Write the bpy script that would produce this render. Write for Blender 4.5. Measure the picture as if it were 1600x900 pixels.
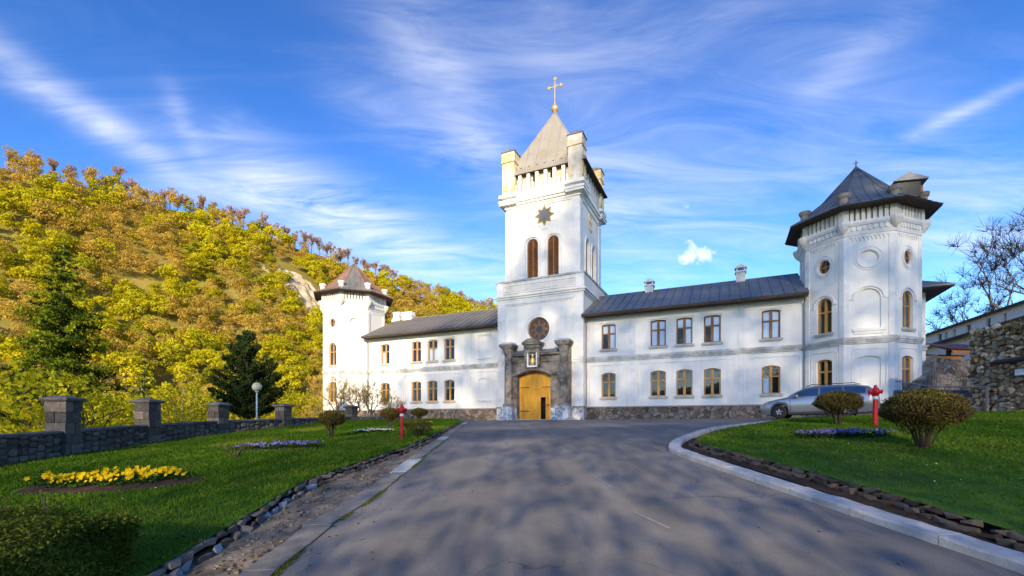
import bpy, bmesh, math, random
import numpy as np
from mathutils import Vector, Matrix

for o in list(bpy.data.objects):
    bpy.data.objects.remove(o)
SC = bpy.context.scene
COL = SC.collection
R = math.radians
random.seed(7)
RNG = np.random.default_rng(11)

# ------------------------------------------------------------------ camera, sky, sun, exposure
EYE = 1.96
cam_data = bpy.data.cameras.new('camera')
cam = bpy.data.objects.new('camera', cam_data)
COL.objects.link(cam)
cam.location = (0, 0, EYE)
cam.rotation_euler = (R(90), 0, 0)
cam_data.sensor_width = 36.0
cam_data.lens = 16.2
cam_data.shift_y = 0.13
cam_data.clip_start = 0.05
cam_data.clip_end = 5000
SC.camera = cam

SUN_EL = R(18)
SUN_H = Vector((-0.12, -0.993, 0)).normalized()
SUN_DIR = Vector((SUN_H.x*math.cos(SUN_EL), SUN_H.y*math.cos(SUN_EL), math.sin(SUN_EL)))
sun_data = bpy.data.lights.new('sun', 'SUN')
sun_data.energy = 3.1
sun_data.angle = R(0.53)
sun_data.color = (1.0, 0.83, 0.58)
sun = bpy.data.objects.new('sun', sun_data)
COL.objects.link(sun)
sun.location = (-30, -90, 60)
sun.rotation_euler = SUN_DIR.to_track_quat('Z', 'Y').to_euler()

SC.view_settings.view_transform = 'Standard'
SC.view_settings.look = 'None'
SC.view_settings.exposure = 1.22
SC.view_settings.gamma = 1.0
SC.view_settings.use_curve_mapping = False
SC.render.engine = 'CYCLES'
SC.cycles.use_denoising = True
SC.cycles.max_bounces = 6
SC.cycles.transparent_max_bounces = 8
SC.cycles.sample_clamp_indirect = 4.0

SKY_STRENGTH = 0.15


def pix_dir(px, py):
    return Vector(((px-800)/720, 1.0, (658-py)/720)).normalized()


def make_world():
    w = bpy.data.worlds.new('World')
    SC.world = w
    w.use_nodes = True
    nt = w.node_tree
    N, L = nt.nodes, nt.links
    for n in list(N):
        N.remove(n)
    out = N.new('ShaderNodeOutputWorld')
    bg = N.new('ShaderNodeBackground')
    bg.inputs['Strength'].default_value = SKY_STRENGTH
    L.new(bg.outputs[0], out.inputs[0])
    sky = N.new('ShaderNodeTexSky')
    sky.sky_type = 'NISHITA'
    sky.sun_disc = False
    sky.sun_elevation = SUN_EL
    sky.sun_rotation = math.atan2(SUN_H.x, SUN_H.y)
    sky.altitude = 300
    sky.air_density = 1.0
    sky.dust_density = 0.4
    sky.ozone_density = 3.0
    hs = N.new('ShaderNodeHueSaturation')
    hs.inputs['Saturation'].default_value = 1.11
    hs.inputs['Value'].default_value = .53
    hs.inputs['Hue'].default_value = .508
    ga = N.new('ShaderNodeGamma')
    ga.inputs['Gamma'].default_value = 1.38
    L.new(sky.outputs[0], ga.inputs['Color'])
    L.new(ga.outputs[0], hs.inputs['Color'])
    tc = N.new('ShaderNodeTexCoord')
    D = tc.outputs['Generated']

    def M(op, a, b=None, c=None, clamp=False):
        n = N.new('ShaderNodeMath')
        n.operation = op
        n.use_clamp = clamp
        for i, x in enumerate((a, b, c)):
            if x is None:
                continue
            if isinstance(x, (int, float)):
                n.inputs[i].default_value = x
            else:
                L.new(x, n.inputs[i])
        return n.outputs[0]

    def dot(vec):
        n = N.new('ShaderNodeVectorMath')
        n.operation = 'DOT_PRODUCT'
        L.new(D, n.inputs[0])
        n.inputs[1].default_value = vec
        return n.outputs['Value']

    def streak(p0, p1, wpx, inten):
        a, b = pix_dir(*p0), pix_dir(*p1)
        n = a.cross(b).normalized()
        m = (a+b).normalized()
        t = n.cross(m).normalized()
        ln = abs((b-m).dot(t))
        wd = wpx/720*m.y
        q = M('POWER', M('ABSOLUTE', M('DIVIDE', dot(n), wd)), 2.0)
        al = M('MAXIMUM', M('SUBTRACT', M('ABSOLUTE', dot(t)), ln*0.75), 0.0)
        q2 = M('POWER', M('DIVIDE', al, wd*1.6+ln*0.2), 2.0)
        g = M('EXPONENT', M('MULTIPLY', M('ADD', q, q2), -1.0))
        g = M('MULTIPLY', g, M('GREATER_THAN', dot(m), 0.0))
        return M('MULTIPLY', g, inten)

    tot = None
    for s in [((-60, 55), (270, 265), 26, .80), ((275, 160), (310, 240), 16, .35), ((660, 70), (760, 245), 55, .50),
              ((560, 0), (860, 70), 45, .26), ((860, 20), (1340, 50), 55, .24), ((370, 250), (640, 380), 42, .75),
              ((470, 340), (790, 440), 55, .62), ((560, 160), (700, 230), 38, .30), ((1430, 210), (1640, 110), 11, .55),
              ((930, 190), (1120, 320), 90, .42), ((950, 340), (1010, 430), 60, .5), ((1250, 190), (1640, 330), 85, .30),
              ((1440, 340), (1640, 410), 70, .40), ((140, 330), (420, 300), 40, .30), ((1300, 120), (1400, 40), 30, .35)]:
        v = streak(*s)
        tot = v if tot is None else M('ADD', tot, v)
    cum = M('ADD', M('ADD', streak((1066, 401), (1100, 398), 10, .8), streak((1085, 385), (1095, 388), 9, .6)), streak((1068, 318), (1088, 322), 6, .38))
    # cloud layer coordinates: the direction carried up to a flat layer
    sp = N.new('ShaderNodeSeparateXYZ')
    L.new(D, sp.inputs[0])
    zz = M('ADD', M('MAXIMUM', sp.outputs['Z'], 0.0), 0.12)
    cb = N.new('ShaderNodeCombineXYZ')
    L.new(M('DIVIDE', sp.outputs['X'], zz), cb.inputs[0])
    L.new(M('DIVIDE', sp.outputs['Y'], zz), cb.inputs[1])
    mp = N.new('ShaderNodeMapping')
    mp.inputs['Rotation'].default_value = (0, 0, R(-38))
    mp.inputs['Scale'].default_value = (0.75, 2.5, 1)
    L.new(cb.outputs[0], mp.inputs[0])
    n1 = N.new('ShaderNodeTexNoise')
    n1.inputs['Scale'].default_value = 2.1
    n1.inputs['Detail'].default_value = 12
    n1.inputs['Roughness'].default_value = .63
    n1.inputs['Distortion'].default_value = 1.05
    L.new(mp.outputs[0], n1.inputs['Vector'])
    n2 = N.new('ShaderNodeTexNoise')
    n2.inputs['Scale'].default_value = 42
    n2.inputs['Detail'].default_value = 6
    n2.inputs['Roughness'].default_value = .6
    L.new(D, n2.inputs['Vector'])
    fine = M('MULTIPLY', M('SUBTRACT', n1.outputs['Fac'], .30), 2.6, clamp=True)
    broad = M('MULTIPLY', M('SUBTRACT', n1.outputs['Fac'], .50), 1.5, clamp=True)
    cl = M('ADD', M('MULTIPLY', tot, fine), M('MULTIPLY', broad, .16))
    puff = M('MULTIPLY', M('SUBTRACT', M('ADD', cum, M('MULTIPLY', M('SUBTRACT', n2.outputs['Fac'], .5), 2.6)), .30), 1.5, clamp=True)
    puff = M('MULTIPLY', puff, M('MULTIPLY', cum, 6.0, clamp=True))
    cl = M('MAXIMUM', M('MULTIPLY', cl, .66), M('MULTIPLY', puff, .85), clamp=True)
    mx = N.new('ShaderNodeMix')
    mx.data_type = 'RGBA'
    L.new(cl, mx.inputs['Factor'])
    L.new(hs.outputs[0], mx.inputs['A'])
    mx.inputs['B'].default_value = (3.7, 3.75, 3.9, 1)
    L.new(mx.outputs['Result'], bg.inputs[0])


make_world()

# ------------------------------------------------------------------ materials


def new_mat(name):
    m = bpy.data.materials.new(name)
    m.use_nodes = True
    nt = m.node_tree
    b = nt.nodes['Principled BSDF']
    return m, nt, b


def noise_mat(name, c0, c1, scale=3.0, rough=.85, bump=.0, bscale=30., detail=6., c2=None, s2=.4, metallic=0., spec=.3, coord='Object', bdist=.02, f2=(.45, .62), stretch=None):
    m, nt, b = new_mat(name)
    N, L = nt.nodes, nt.links
    tc = N.new('ShaderNodeTexCoord')
    vec = tc.outputs[coord]
    if stretch:
        mp = N.new('ShaderNodeMapping')
        mp.inputs['Scale'].default_value = stretch
        L.new(vec, mp.inputs[0])
        vec = mp.outputs[0]
    n = N.new('ShaderNodeTexNoise')
    n.inputs['Scale'].default_value = scale
    n.inputs['Detail'].default_value = detail
    n.inputs['Roughness'].default_value = .6
    L.new(vec, n.inputs['Vector'])
    r = N.new('ShaderNodeValToRGB')
    r.color_ramp.elements[0].position = .32
    r.color_ramp.elements[1].position = .68
    r.color_ramp.elements[0].color = (*c0, 1)
    r.color_ramp.elements[1].color = (*c1, 1)
    L.new(n.outputs['Fac'], r.inputs[0])
    col = r.outputs[0]
    if c2 is not None:
        n2 = N.new('ShaderNodeTexNoise')
        n2.inputs['Scale'].default_value = s2
        n2.inputs['Detail'].default_value = 7
        n2.inputs['Roughness'].default_value = .65
        L.new(vec, n2.inputs['Vector'])
        r2 = N.new('ShaderNodeValToRGB')
        r2.color_ramp.elements[0].position = f2[0]
        r2.color_ramp.elements[1].position = f2[1]
        L.new(n2.outputs['Fac'], r2.inputs[0])
        mx = N.new('ShaderNodeMix')
        mx.data_type = 'RGBA'
        L.new(r2.outputs[0], mx.inputs['Factor'])
        L.new(col, mx.inputs['A'])
        mx.inputs['B'].default_value = (*c2, 1)
        col = mx.outputs['Result']
    L.new(col, b.inputs['Base Color'])
    b.inputs['Roughness'].default_value = rough
    b.inputs['Metallic'].default_value = metallic
    b.inputs['Specular IOR Level'].default_value = spec
    if bump:
        n3 = N.new('ShaderNodeTexNoise')
        n3.inputs['Scale'].default_value = bscale
        n3.inputs['Detail'].default_value = 5
        L.new(vec, n3.inputs['Vector'])
        bp = N.new('ShaderNodeBump')
        bp.inputs['Strength'].default_value = bump
        bp.inputs['Distance'].default_value = bdist
        L.new(n3.outputs['Fac'], bp.inputs['Height'])
        L.new(bp.outputs[0], b.inputs['Normal'])
    return m


def plain_mat(name, c, rough=.6, metallic=0., spec=.4):
    m, nt, b = new_mat(name)
    N, L = nt.nodes, nt.links
    n = N.new('ShaderNodeTexNoise')
    n.inputs['Scale'].default_value = 14
    n.inputs['Detail'].default_value = 4
    r = N.new('ShaderNodeValToRGB')
    r.color_ramp.elements[0].color = (c[0]*.88, c[1]*.88, c[2]*.88, 1)
    r.color_ramp.elements[1].color = (min(1, c[0]*1.1), min(1, c[1]*1.1), min(1, c[2]*1.1), 1)
    tc = N.new('ShaderNodeTexCoord')
    L.new(tc.outputs['Object'], n.inputs['Vector'])
    L.new(n.outputs['Fac'], r.inputs[0])
    L.new(r.outputs[0], b.inputs['Base Color'])
    b.inputs['Roughness'].default_value = rough
    b.inputs['Metallic'].default_value = metallic
    b.inputs['Specular IOR Level'].default_value = spec
    return m


def leaf_mat(name, ca, cb, trans=.35, obj_var=.5, cc=None):
    """foliage: colour varies leaf by leaf (attribute tint) and plant by plant"""
    m = bpy.data.materials.new(name)
    m.use_nodes = True
    nt = m.node_tree
    N, L = nt.nodes, nt.links
    for n in list(N):
        N.remove(n)
    out = N.new('ShaderNodeOutputMaterial')
    at = N.new('ShaderNodeAttribute')
    at.attribute_name = 'tint'
    oi = N.new('ShaderNodeObjectInfo')
    ad = N.new('ShaderNodeMath')
    ad.operation = 'MULTIPLY_ADD'
    L.new(oi.outputs['Random'], ad.inputs[0])
    ad.inputs[1].default_value = obj_var
    L.new(at.outputs['Fac'], ad.inputs[2])
    sb = N.new('ShaderNodeMath')
    sb.operation = 'SUBTRACT'
    L.new(ad.outputs[0], sb.inputs[0])
    sb.inputs[1].default_value = obj_var*.5
    r = N.new('ShaderNodeValToRGB')
    r.color_ramp.elements[0].color = (*ca, 1)
    r.color_ramp.elements[1].color = (*cb, 1)
    if cc is not None:
        e = r.color_ramp.elements.new(.5)
        e.color = (*cc, 1)
    L.new(sb.outputs[0], r.inputs[0])
    d = N.new('ShaderNodeBsdfDiffuse')
    t = N.new('ShaderNodeBsdfTranslucent')
    L.new(r.outputs[0], d.inputs[0])
    L.new(r.outputs[0], t.inputs[0])
    mx = N.new('ShaderNodeMixShader')
    mx.inputs[0].default_value = trans
    L.new(d.outputs[0], mx.inputs[1])
    L.new(t.outputs[0], mx.inputs[2])
    L.new(mx.outputs[0], out.inputs[0])
    return m


def glass_mat(name, tint=(.9, .95, 1), refl=.0):
    m = bpy.data.materials.new(name)
    m.use_nodes = True
    nt = m.node_tree
    N, L = nt.nodes, nt.links
    for n in list(N):
        N.remove(n)
    out = N.new('ShaderNodeOutputMaterial')
    tr = N.new('ShaderNodeBsdfTransparent')
    tr.inputs[0].default_value = (*tint, 1)
    gl = N.new('ShaderNodeBsdfGlossy')
    gl.inputs['Roughness'].default_value = .03
    gl.inputs[0].default_value = (.95, .97, 1, 1)
    lw = N.new('ShaderNodeLayerWeight')
    lw.inputs[0].default_value = .5
    pw = N.new('ShaderNodeMath')
    pw.operation = 'POWER'
    L.new(lw.outputs['Facing'], pw.inputs[0])
    pw.inputs[1].default_value = 4.0
    fr = N.new('ShaderNodeMath')
    fr.operation = 'MULTIPLY_ADD'
    L.new(pw.outputs[0], fr.inputs[0])
    fr.inputs[1].default_value = .9
    fr.inputs[2].default_value = .022
    nz = N.new('ShaderNodeTexNoise')
    nz.inputs['Scale'].default_value = 3
    tc = N.new('ShaderNodeTexCoord')
    L.new(tc.outputs['Object'], nz.inputs['Vector'])
    bp = N.new('ShaderNodeBump')
    bp.inputs['Strength'].default_value = .06
    bp.inputs['Distance'].default_value = .01
    L.new(nz.outputs['Fac'], bp.inputs['Height'])
    L.new(bp.outputs[0], gl.inputs['Normal'])
    ad = N.new('ShaderNodeMath')
    ad.use_clamp = True
    L.new(fr.outputs[0], ad.inputs[0])
    ad.inputs[1].default_value = refl
    mx = N.new('ShaderNodeMixShader')
    L.new(ad.outputs[0], mx.inputs[0])
    L.new(tr.outputs[0], mx.inputs[1])
    L.new(gl.outputs[0], mx.inputs[2])
    L.new(mx.outputs[0], out.inputs[0])
    return m


def stone_mat(name, cols, scale=4.0, rough=.9, bump=.5):
    """rubble: voronoi pieces for stones too small to pick apart, dark joints"""
    m, nt, b = new_mat(name)
    N, L = nt.nodes, nt.links
    tc = N.new('ShaderNodeTexCoord')
    nz = N.new('ShaderNodeTexNoise')
    nz.inputs['Scale'].default_value = scale*.8
    L.new(tc.outputs['Object'], nz.inputs['Vector'])
    mxv = N.new('ShaderNodeMix')
    mxv.data_type = 'VECTOR'
    mxv.inputs['Factor'].default_value = .12
    L.new(tc.outputs['Object'], mxv.inputs['A'])
    L.new(nz.outputs['Color'], mxv.inputs['B'])
    v = N.new('ShaderNodeTexVoronoi')
    v.inputs['Scale'].default_value = scale
    L.new(mxv.outputs['Result'], v.inputs['Vector'])
    ve = N.new('ShaderNodeTexVoronoi')
    ve.feature = 'DISTANCE_TO_EDGE'
    ve.inputs['Scale'].default_value = scale
    L.new(mxv.outputs['Result'], ve.inputs['Vector'])
    sp = N.new('ShaderNodeSeparateColor')
    L.new(v.outputs['Color'], sp.inputs[0])
    r = N.new('ShaderNodeValToRGB')
    els = r.color_ramp.elements
    while len(els) < len(cols):
        els.new(.5)
    for i, c in enumerate(cols):
        els[i].position = i/(len(cols)-1)
        els[i].color = (*c, 1)
    L.new(sp.outputs[0], r.inputs[0])
    n2 = N.new('ShaderNodeTexNoise')
    n2.inputs['Scale'].default_value = 22
    n2.inputs['Detail'].default_value = 5
    L.new(tc.outputs['Object'], n2.inputs['Vector'])
    mul = N.new('ShaderNodeMix')
    mul.data_type = 'RGBA'
    mul.blend_type = 'OVERLAY'
    mul.inputs['Factor'].default_value = .7
    L.new(r.outputs[0], mul.inputs['A'])
    L.new(n2.outputs['Fac'], mul.inputs['B'])
    er = N.new('ShaderNodeValToRGB')
    er.color_ramp.elements[0].position = .0
    er.color_ramp.elements[1].position = .07
    L.new(ve.outputs['Distance'], er.inputs[0])
    mx = N.new('ShaderNodeMix')
    mx.data_type = 'RGBA'
    L.new(er.outputs[0], mx.inputs['Factor'])
    mx.inputs['A'].default_value = (cols[0][0]*.5, cols[0][1]*.5, cols[0][2]*.5, 1)
    L.new(mul.outputs['Result'], mx.inputs['B'])
    L.new(mx.outputs['Result'], b.inputs['Base Color'])
    b.inputs['Roughness'].default_value = rough
    b.inputs['Specular IOR Level'].default_value = .2
    bp = N.new('ShaderNodeBump')
    bp.inputs['Strength'].default_value = bump
    bp.inputs['Distance'].default_value = .05
    L.new(er.outputs[0], bp.inputs['Height'])
    L.new(bp.outputs[0], b.inputs['Normal'])
    return m


def piece_mat(name, cols, bump=.5, bscale=18):
    """single stones: each object takes its own colour from the range"""
    m, nt, b = new_mat(name)
    N, L = nt.nodes, nt.links
    oi = N.new('ShaderNodeObjectInfo')
    at = N.new('ShaderNodeAttribute')
    at.attribute_name = 'tint'
    ad = N.new('ShaderNodeMath')
    ad.operation = 'ADD'
    L.new(oi.outputs['Random'], ad.inputs[0])
    L.new(at.outputs['Fac'], ad.inputs[1])
    fr = N.new('ShaderNodeMath')
    fr.operation = 'FRACT'
    L.new(ad.outputs[0], fr.inputs[0])
    r = N.new('ShaderNodeValToRGB')
    els = r.color_ramp.elements
    while len(els) < len(cols):
        els.new(.5)
    for i, c in enumerate(cols):
        els[i].position = i/(len(cols)-1)
        els[i].color = (*c, 1)
    L.new(fr.outputs[0], r.inputs[0])
    tc = N.new('ShaderNodeTexCoord')
    n2 = N.new('ShaderNodeTexNoise')
    n2.inputs['Scale'].default_value = bscale
    n2.inputs['Detail'].default_value = 6
    L.new(tc.outputs['Object'], n2.inputs['Vector'])
    mul = N.new('ShaderNodeMix')
    mul.data_type = 'RGBA'
    mul.blend_type = 'OVERLAY'
    mul.inputs['Factor'].default_value = .75
    L.new(r.outputs[0], mul.inputs['A'])
    L.new(n2.outputs['Fac'], mul.inputs['B'])
    L.new(mul.outputs['Result'], b.inputs['Base Color'])
    b.inputs['Roughness'].default_value = .9
    b.inputs['Specular IOR Level'].default_value = .2
    bp = N.new('ShaderNodeBump')
    bp.inputs['Strength'].default_value = bump
    bp.inputs['Distance'].default_value = .02
    L.new(n2.outputs['Fac'], bp.inputs['Height'])
    L.new(bp.outputs[0], b.inputs['Normal'])
    return m


MAT = {}
MAT['plaster'] = noise_mat('white_plaster', (.83, .79, .71), (.90, .865, .785), 1.2, .92, .12, 40, c2=(.74, .70, .62), s2=.55, f2=(.52, .80), spec=.15, stretch=(1, 1, .35))


def add_streaks(m, amount=.42, col=(.55, .53, .49)):
    """rain streaks running down the plaster"""
    nt = m.node_tree
    N, L = nt.nodes, nt.links
    b = N['Principled BSDF']
    src = b.inputs['Base Color'].links[0].from_socket
    tc = N.new('ShaderNodeTexCoord')
    mp = N.new('ShaderNodeMapping')
    mp.inputs['Scale'].default_value = (3.2, 3.2, .16)
    L.new(tc.outputs['Object'], mp.inputs[0])
    n = N.new('ShaderNodeTexNoise')
    n.inputs['Scale'].default_value = 1.0
    n.inputs['Detail'].default_value = 8
    n.inputs['Roughness'].default_value = .7
    L.new(mp.outputs[0], n.inputs['Vector'])
    r = N.new('ShaderNodeValToRGB')
    r.color_ramp.elements[0].position = .54
    r.color_ramp.elements[1].position = .80
    r.color_ramp.elements[0].color = (0, 0, 0, 1)
    r.color_ramp.elements[1].color = (amount, amount, amount, 1)
    L.new(n.outputs['Fac'], r.inputs[0])
    x = N.new('ShaderNodeMix')
    x.data_type = 'RGBA'
    L.new(r.outputs[0], x.inputs['Factor'])
    L.new(src, x.inputs['A'])
    x.inputs['B'].default_value = (*col, 1)
    L.new(x.outputs['Result'], b.inputs['Base Color'])


add_streaks(MAT['plaster'])
MAT['plaster_old'] = noise_mat('weathered_plaster', (.66, .63, .57), (.80, .77, .71), 1.0, .92, .15, 30, c2=(.36, .31, .25), s2=.8, f2=(.50, .80), spec=.15, stretch=(1, 1, .3))
MAT['trim'] = noise_mat('grey_trim_plaster', (.50, .485, .455), (.70, .685, .65), 2.2, .92, .2, 40, c2=(.38, .36, .32), s2=1.2, spec=.15)
MAT['ochre_dark'] = noise_mat('dark_ochre', (.30, .20, .07), (.42, .28, .10), 4, .8)
MAT['ochre'] = noise_mat('ochre_plaster', (.50, .38, .19), (.66, .54, .33), 2.5, .9, .2, 40, c2=(.72, .68, .60), s2=1.1, spec=.15)
MAT['turret_stone'] = noise_mat('turret_stone', (.24, .19, .14), (.40, .33, .26), 4, .9, .4, 25)
MAT['plaster_grey'] = noise_mat('greyed_plaster', (.74, .725, .69), (.84, .825, .785), 2.0, .92, .2, 40, c2=(.56, .545, .51), s2=1.3, f2=(.55, .8), spec=.15)
MAT['slate'] = noise_mat('dark_slate', (.10, .11, .13), (.20, .21, .23), 8, .7)
MAT['portal'] = noise_mat('portal_stone', (.21, .175, .14), (.40, .345, .28), 3.0, .92, .5, 25, c2=(.11, .095, .08), s2=1.2, spec=.15)
MAT['plinth'] = stone_mat('plinth_stone', [(.10, .075, .055), (.22, .165, .12), (.30, .25, .20), (.16, .12, .09)], 3.4)
MAT['plinth_cap'] = noise_mat('plinth_cap', (.34, .26, .19), (.46, .38, .30), 3, .9, .3, 30)
MAT['mural'] = noise_mat('painted_pedestal', (.10, .13, .20), (.62, .64, .66), 5.5, .8, .2, 30, c2=(.70, .70, .70), s2=2.2, f2=(.48, .58))
MAT['roof'] = noise_mat('zinc_roof', (.12, .128, .142), (.19, .198, .21), 2.0, .5, .10, 12, c2=(.22, .215, .205), s2=.5, spec=.4, metallic=.2)
MAT['roof_pale'] = noise_mat('pale_zinc_roof', (.27, .25, .22), (.38, .35, .30), 1.6, .65, .1, 12, c2=(.30, .26, .20), s2=.8, spec=.3)
MAT['roof_left'] = noise_mat('grey_tin_roof', (.13, .125, .12), (.20, .19, .175), 1.4, .6, .1, 12, c2=(.24, .21, .17), s2=.5, spec=.3)
MAT['roof_red'] = noise_mat('rust_red_roof', (.22, .10, .065), (.34, .19, .13), 2.2, .7, .15, 16, c2=(.20, .18, .16), s2=.8, spec=.25)
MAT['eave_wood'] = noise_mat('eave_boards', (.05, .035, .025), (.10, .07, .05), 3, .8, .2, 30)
MAT['wood'] = noise_mat('window_wood', (.42, .21, .055), (.58, .32, .10), 6, .5, .1, 40, stretch=(1, 1, .2))
MAT['wood_dark'] = noise_mat('brown_window_wood', (.21, .085, .03), (.34, .16, .06), 6, .5, .1, 40, stretch=(1, 1, .2))
MAT['door'] = noise_mat('gate_planks', (.72, .31, .02), (.88, .47, .05), 3.0, .5, .15, 30, c2=(.58, .22, .02), s2=2.4, f2=(.5, .7), stretch=(1, 1, .25))
MAT['dark'] = plain_mat('dark_interior', (.012, .012, .014), .9)
MAT['glass'] = glass_mat('window_glass')
MAT['car_glass'] = glass_mat('car_glass', (.35, .50, .52), .22)
MAT['dark_pane'] = plain_mat('dark_pane', (.03, .032, .036), .35)
MAT['curtain'] = plain_mat('white_curtain', (.84, .85, .86), .9)
MAT['gold'] = noise_mat('gold', (.62, .40, .14), (.78, .55, .24), 8, .4, metallic=.5)
MAT['silver'] = plain_mat('bright_metal', (.6, .6, .6), .35, .7)


def asphalt_mat():
    m, nt, b = new_mat('asphalt')
    N, L = nt.nodes, nt.links
    tc = N.new('ShaderNodeTexCoord')
    O_ = tc.outputs['Object']

    def nz(sc, det=6, rough=.6, vec=O_):
        n = N.new('ShaderNodeTexNoise')
        n.inputs['Scale'].default_value = sc
        n.inputs['Detail'].default_value = det
        n.inputs['Roughness'].default_value = rough
        L.new(vec, n.inputs['Vector'])
        return n.outputs['Fac']

    def ramp(v, p0, c0, p1, c1):
        r = N.new('ShaderNodeValToRGB')
        r.color_ramp.elements[0].position = p0
        r.color_ramp.elements[1].position = p1
        r.color_ramp.elements[0].color = (*c0, 1)
        r.color_ramp.elements[1].color = (*c1, 1)
        L.new(v, r.inputs[0])
        return r.outputs[0]

    def mix(f, a_, b_, mode='MIX', fac=None):
        x = N.new('ShaderNodeMix')
        x.data_type = 'RGBA'
        x.blend_type = mode
        if f is not None:
            L.new(f, x.inputs['Factor'])
        else:
            x.inputs['Factor'].default_value = fac
        for k, v in (('A', a_), ('B', b_)):
            if isinstance(v, tuple):
                x.inputs[k].default_value = (*v, 1)
            else:
                L.new(v, x.inputs[k])
        return x.outputs['Result']
    base = ramp(nz(.45, 8, .65), .35, (.155, .142, .128), .68, (.24, .222, .196))
    spk = ramp(nz(95, 3, .7), .30, (.30, .30, .30), .72, (.72, .72, .72))
    col = mix(None, base, spk, 'OVERLAY', .85)
    mp = N.new('ShaderNodeMapping')
    mp.inputs['Scale'].default_value = (2.2, .12, 1)
    L.new(O_, mp.inputs[0])
    trk = ramp(nz(1.0, 4, .5, mp.outputs[0]), .42, (.40, .40, .40), .62, (.58, .575, .57))
    col = mix(None, col, trk, 'OVERLAY', .55)
    wv = N.new('ShaderNodeMix')
    wv.data_type = 'VECTOR'
    wv.inputs['Factor'].default_value = .5
    nn = N.new('ShaderNodeTexNoise')
    nn.inputs['Scale'].default_value = 1.4
    nn.inputs['Detail'].default_value = 6
    L.new(O_, nn.inputs['Vector'])
    L.new(O_, wv.inputs['A'])
    L.new(nn.outputs['Color'], wv.inputs['B'])
    vo = N.new('ShaderNodeTexVoronoi')
    vo.feature = 'DISTANCE_TO_EDGE'
    vo.inputs['Scale'].default_value = .75
    L.new(wv.outputs['Result'], vo.inputs['Vector'])
    ck = ramp(vo.outputs['Distance'], .0, (1, 1, 1), .010, (0, 0, 0))
    gate = ramp(nz(.35, 3), .50, (0, 0, 0), .60, (.8, .8, .8))
    f = mix(None, ck, gate, 'MULTIPLY', 1.0)
    col = mix(f, col, (.04, .038, .036))
    L.new(col, b.inputs['Base Color'])
    b.inputs['Roughness'].default_value = .86
    b.inputs['Specular IOR Level'].default_value = .3
    bp = N.new('ShaderNodeBump')
    bp.inputs['Strength'].default_value = .6
    bp.inputs['Distance'].default_value = .006
    L.new(nz(150, 4), bp.inputs['Height'])
    L.new(bp.outputs[0], b.inputs['Normal'])
    return m


MAT['asphalt'] = asphalt_mat()
MAT['lawn'] = noise_mat('lawn_soil_and_thatch', (.05, .12, .010), (.10, .19, .02), 2.2, .95, .5, 60, c2=(.085, .105, .022), s2=.7, f2=(.52, .75), spec=.1)
MAT['wild'] = noise_mat('rough_grass', (.05, .055, .015), (.10, .10, .03), .5, .95, .6, 6, c2=(.12, .09, .045), s2=.12, spec=.1)
MAT['hill'] = noise_mat('hill_soil', (.20, .155, .04), (.30, .235, .06), .15, .95, .5, 1, c2=(.20, .19, .03), s2=.06, spec=.1)
MAT['soil'] = noise_mat('dark_soil', (.045, .028, .018), (.09, .058, .038), 7, .95, .8, 40, spec=.1)
MAT['litter'] = noise_mat('leaf_litter', (.06, .04, .025), (.16, .11, .07), 9, .95, .8, 30, c2=(.04, .07, .015), s2=2.0, spec=.1)
MAT['concrete'] = noise_mat('concrete_strip', (.17, .155, .135), (.27, .25, .22), 4, .9, .4, 50, c2=(.10, .09, .07), s2=1.1, f2=(.5, .7))
MAT['sandbed'] = noise_mat('gutter_sand', (.20, .16, .11), (.34, .275, .195), 9, .95, .7, 40, c2=(.11, .09, .06), s2=2.4)
MAT['kerb_white'] = noise_mat('white_kerb_paint', (.40, .39, .37), (.58, .57, .55), 5, .85, .4, 40, c2=(.28, .27, .25), s2=1.6, f2=(.5, .75))
MAT['stone_dark'] = piece_mat('grey_rubble', [(.085, .068, .05), (.16, .13, .10), (.24, .20, .155), (.11, .088, .066), (.19, .155, .115)])
MAT['mortar'] = noise_mat('dark_mortar', (.07, .06, .05), (.12, .105, .088), 12, .95, .5, 40)
MAT['mortar_brown'] = noise_mat('brown_mortar', (.11, .085, .06), (.22, .175, .13), 12, .95, .5, 40)
MAT['pillar'] = piece_mat('pillar_stone', [(.07, .06, .055), (.13, .11, .09), (.20, .165, .13), (.11, .09, .075)], .9, 11)
MAT['coping'] = noise_mat('coping_stone', (.12, .115, .11), (.21, .20, .19), 4, .9, .5, 30, c2=(.09, .085, .08), s2=1.5)
MAT['coping_warm'] = noise_mat('warm_coping', (.20, .17, .13), (.36, .31, .25), 5, .9, .6, 20, c2=(.13, .11, .08), s2=1.8)
MAT['stone_brown'] = piece_mat('brown_rubble', [(.13, .09, .055), (.28, .20, .12), (.46, .37, .27), (.20, .135, .07), (.56, .48, .38), (.36, .23, .10)])
MAT['stone_edge'] = piece_mat('edging_rubble', [(.10, .075, .05), (.18, .145, .11), (.27, .225, .175), (.14, .105, .075)])
MAT['stone_kerb'] = piece_mat('kerb_rubble', [(.06, .042, .028), (.11, .082, .06), (.17, .13, .10), (.085, .06, .04)])
MAT['stone_pale'] = piece_mat('pale_edging_stone', [(.24, .25, .27), (.42, .43, .45), (.30, .31, .33)])
MAT['bark'] = noise_mat('bark', (.06, .045, .032), (.13, .10, .075), 8, .95, .7, 30, stretch=(1, 1, .2))
MAT['bark_dark'] = noise_mat('dark_bark', (.035, .026, .018), (.075, .055, .04), 8, .95, .7, 30)
MAT['bark_pale'] = noise_mat('pale_bark', (.16, .12, .085), (.28, .22, .16), 8, .95, .6, 30, stretch=(1, 1, .2))
MAT['red'] = plain_mat('red_paint', (.55, .015, .02), .4)
MAT['white_band'] = plain_mat('white_band', (.75, .75, .75), .4)
MAT['rubber'] = plain_mat('rubber', (.018, .018, .02), .8)
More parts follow.
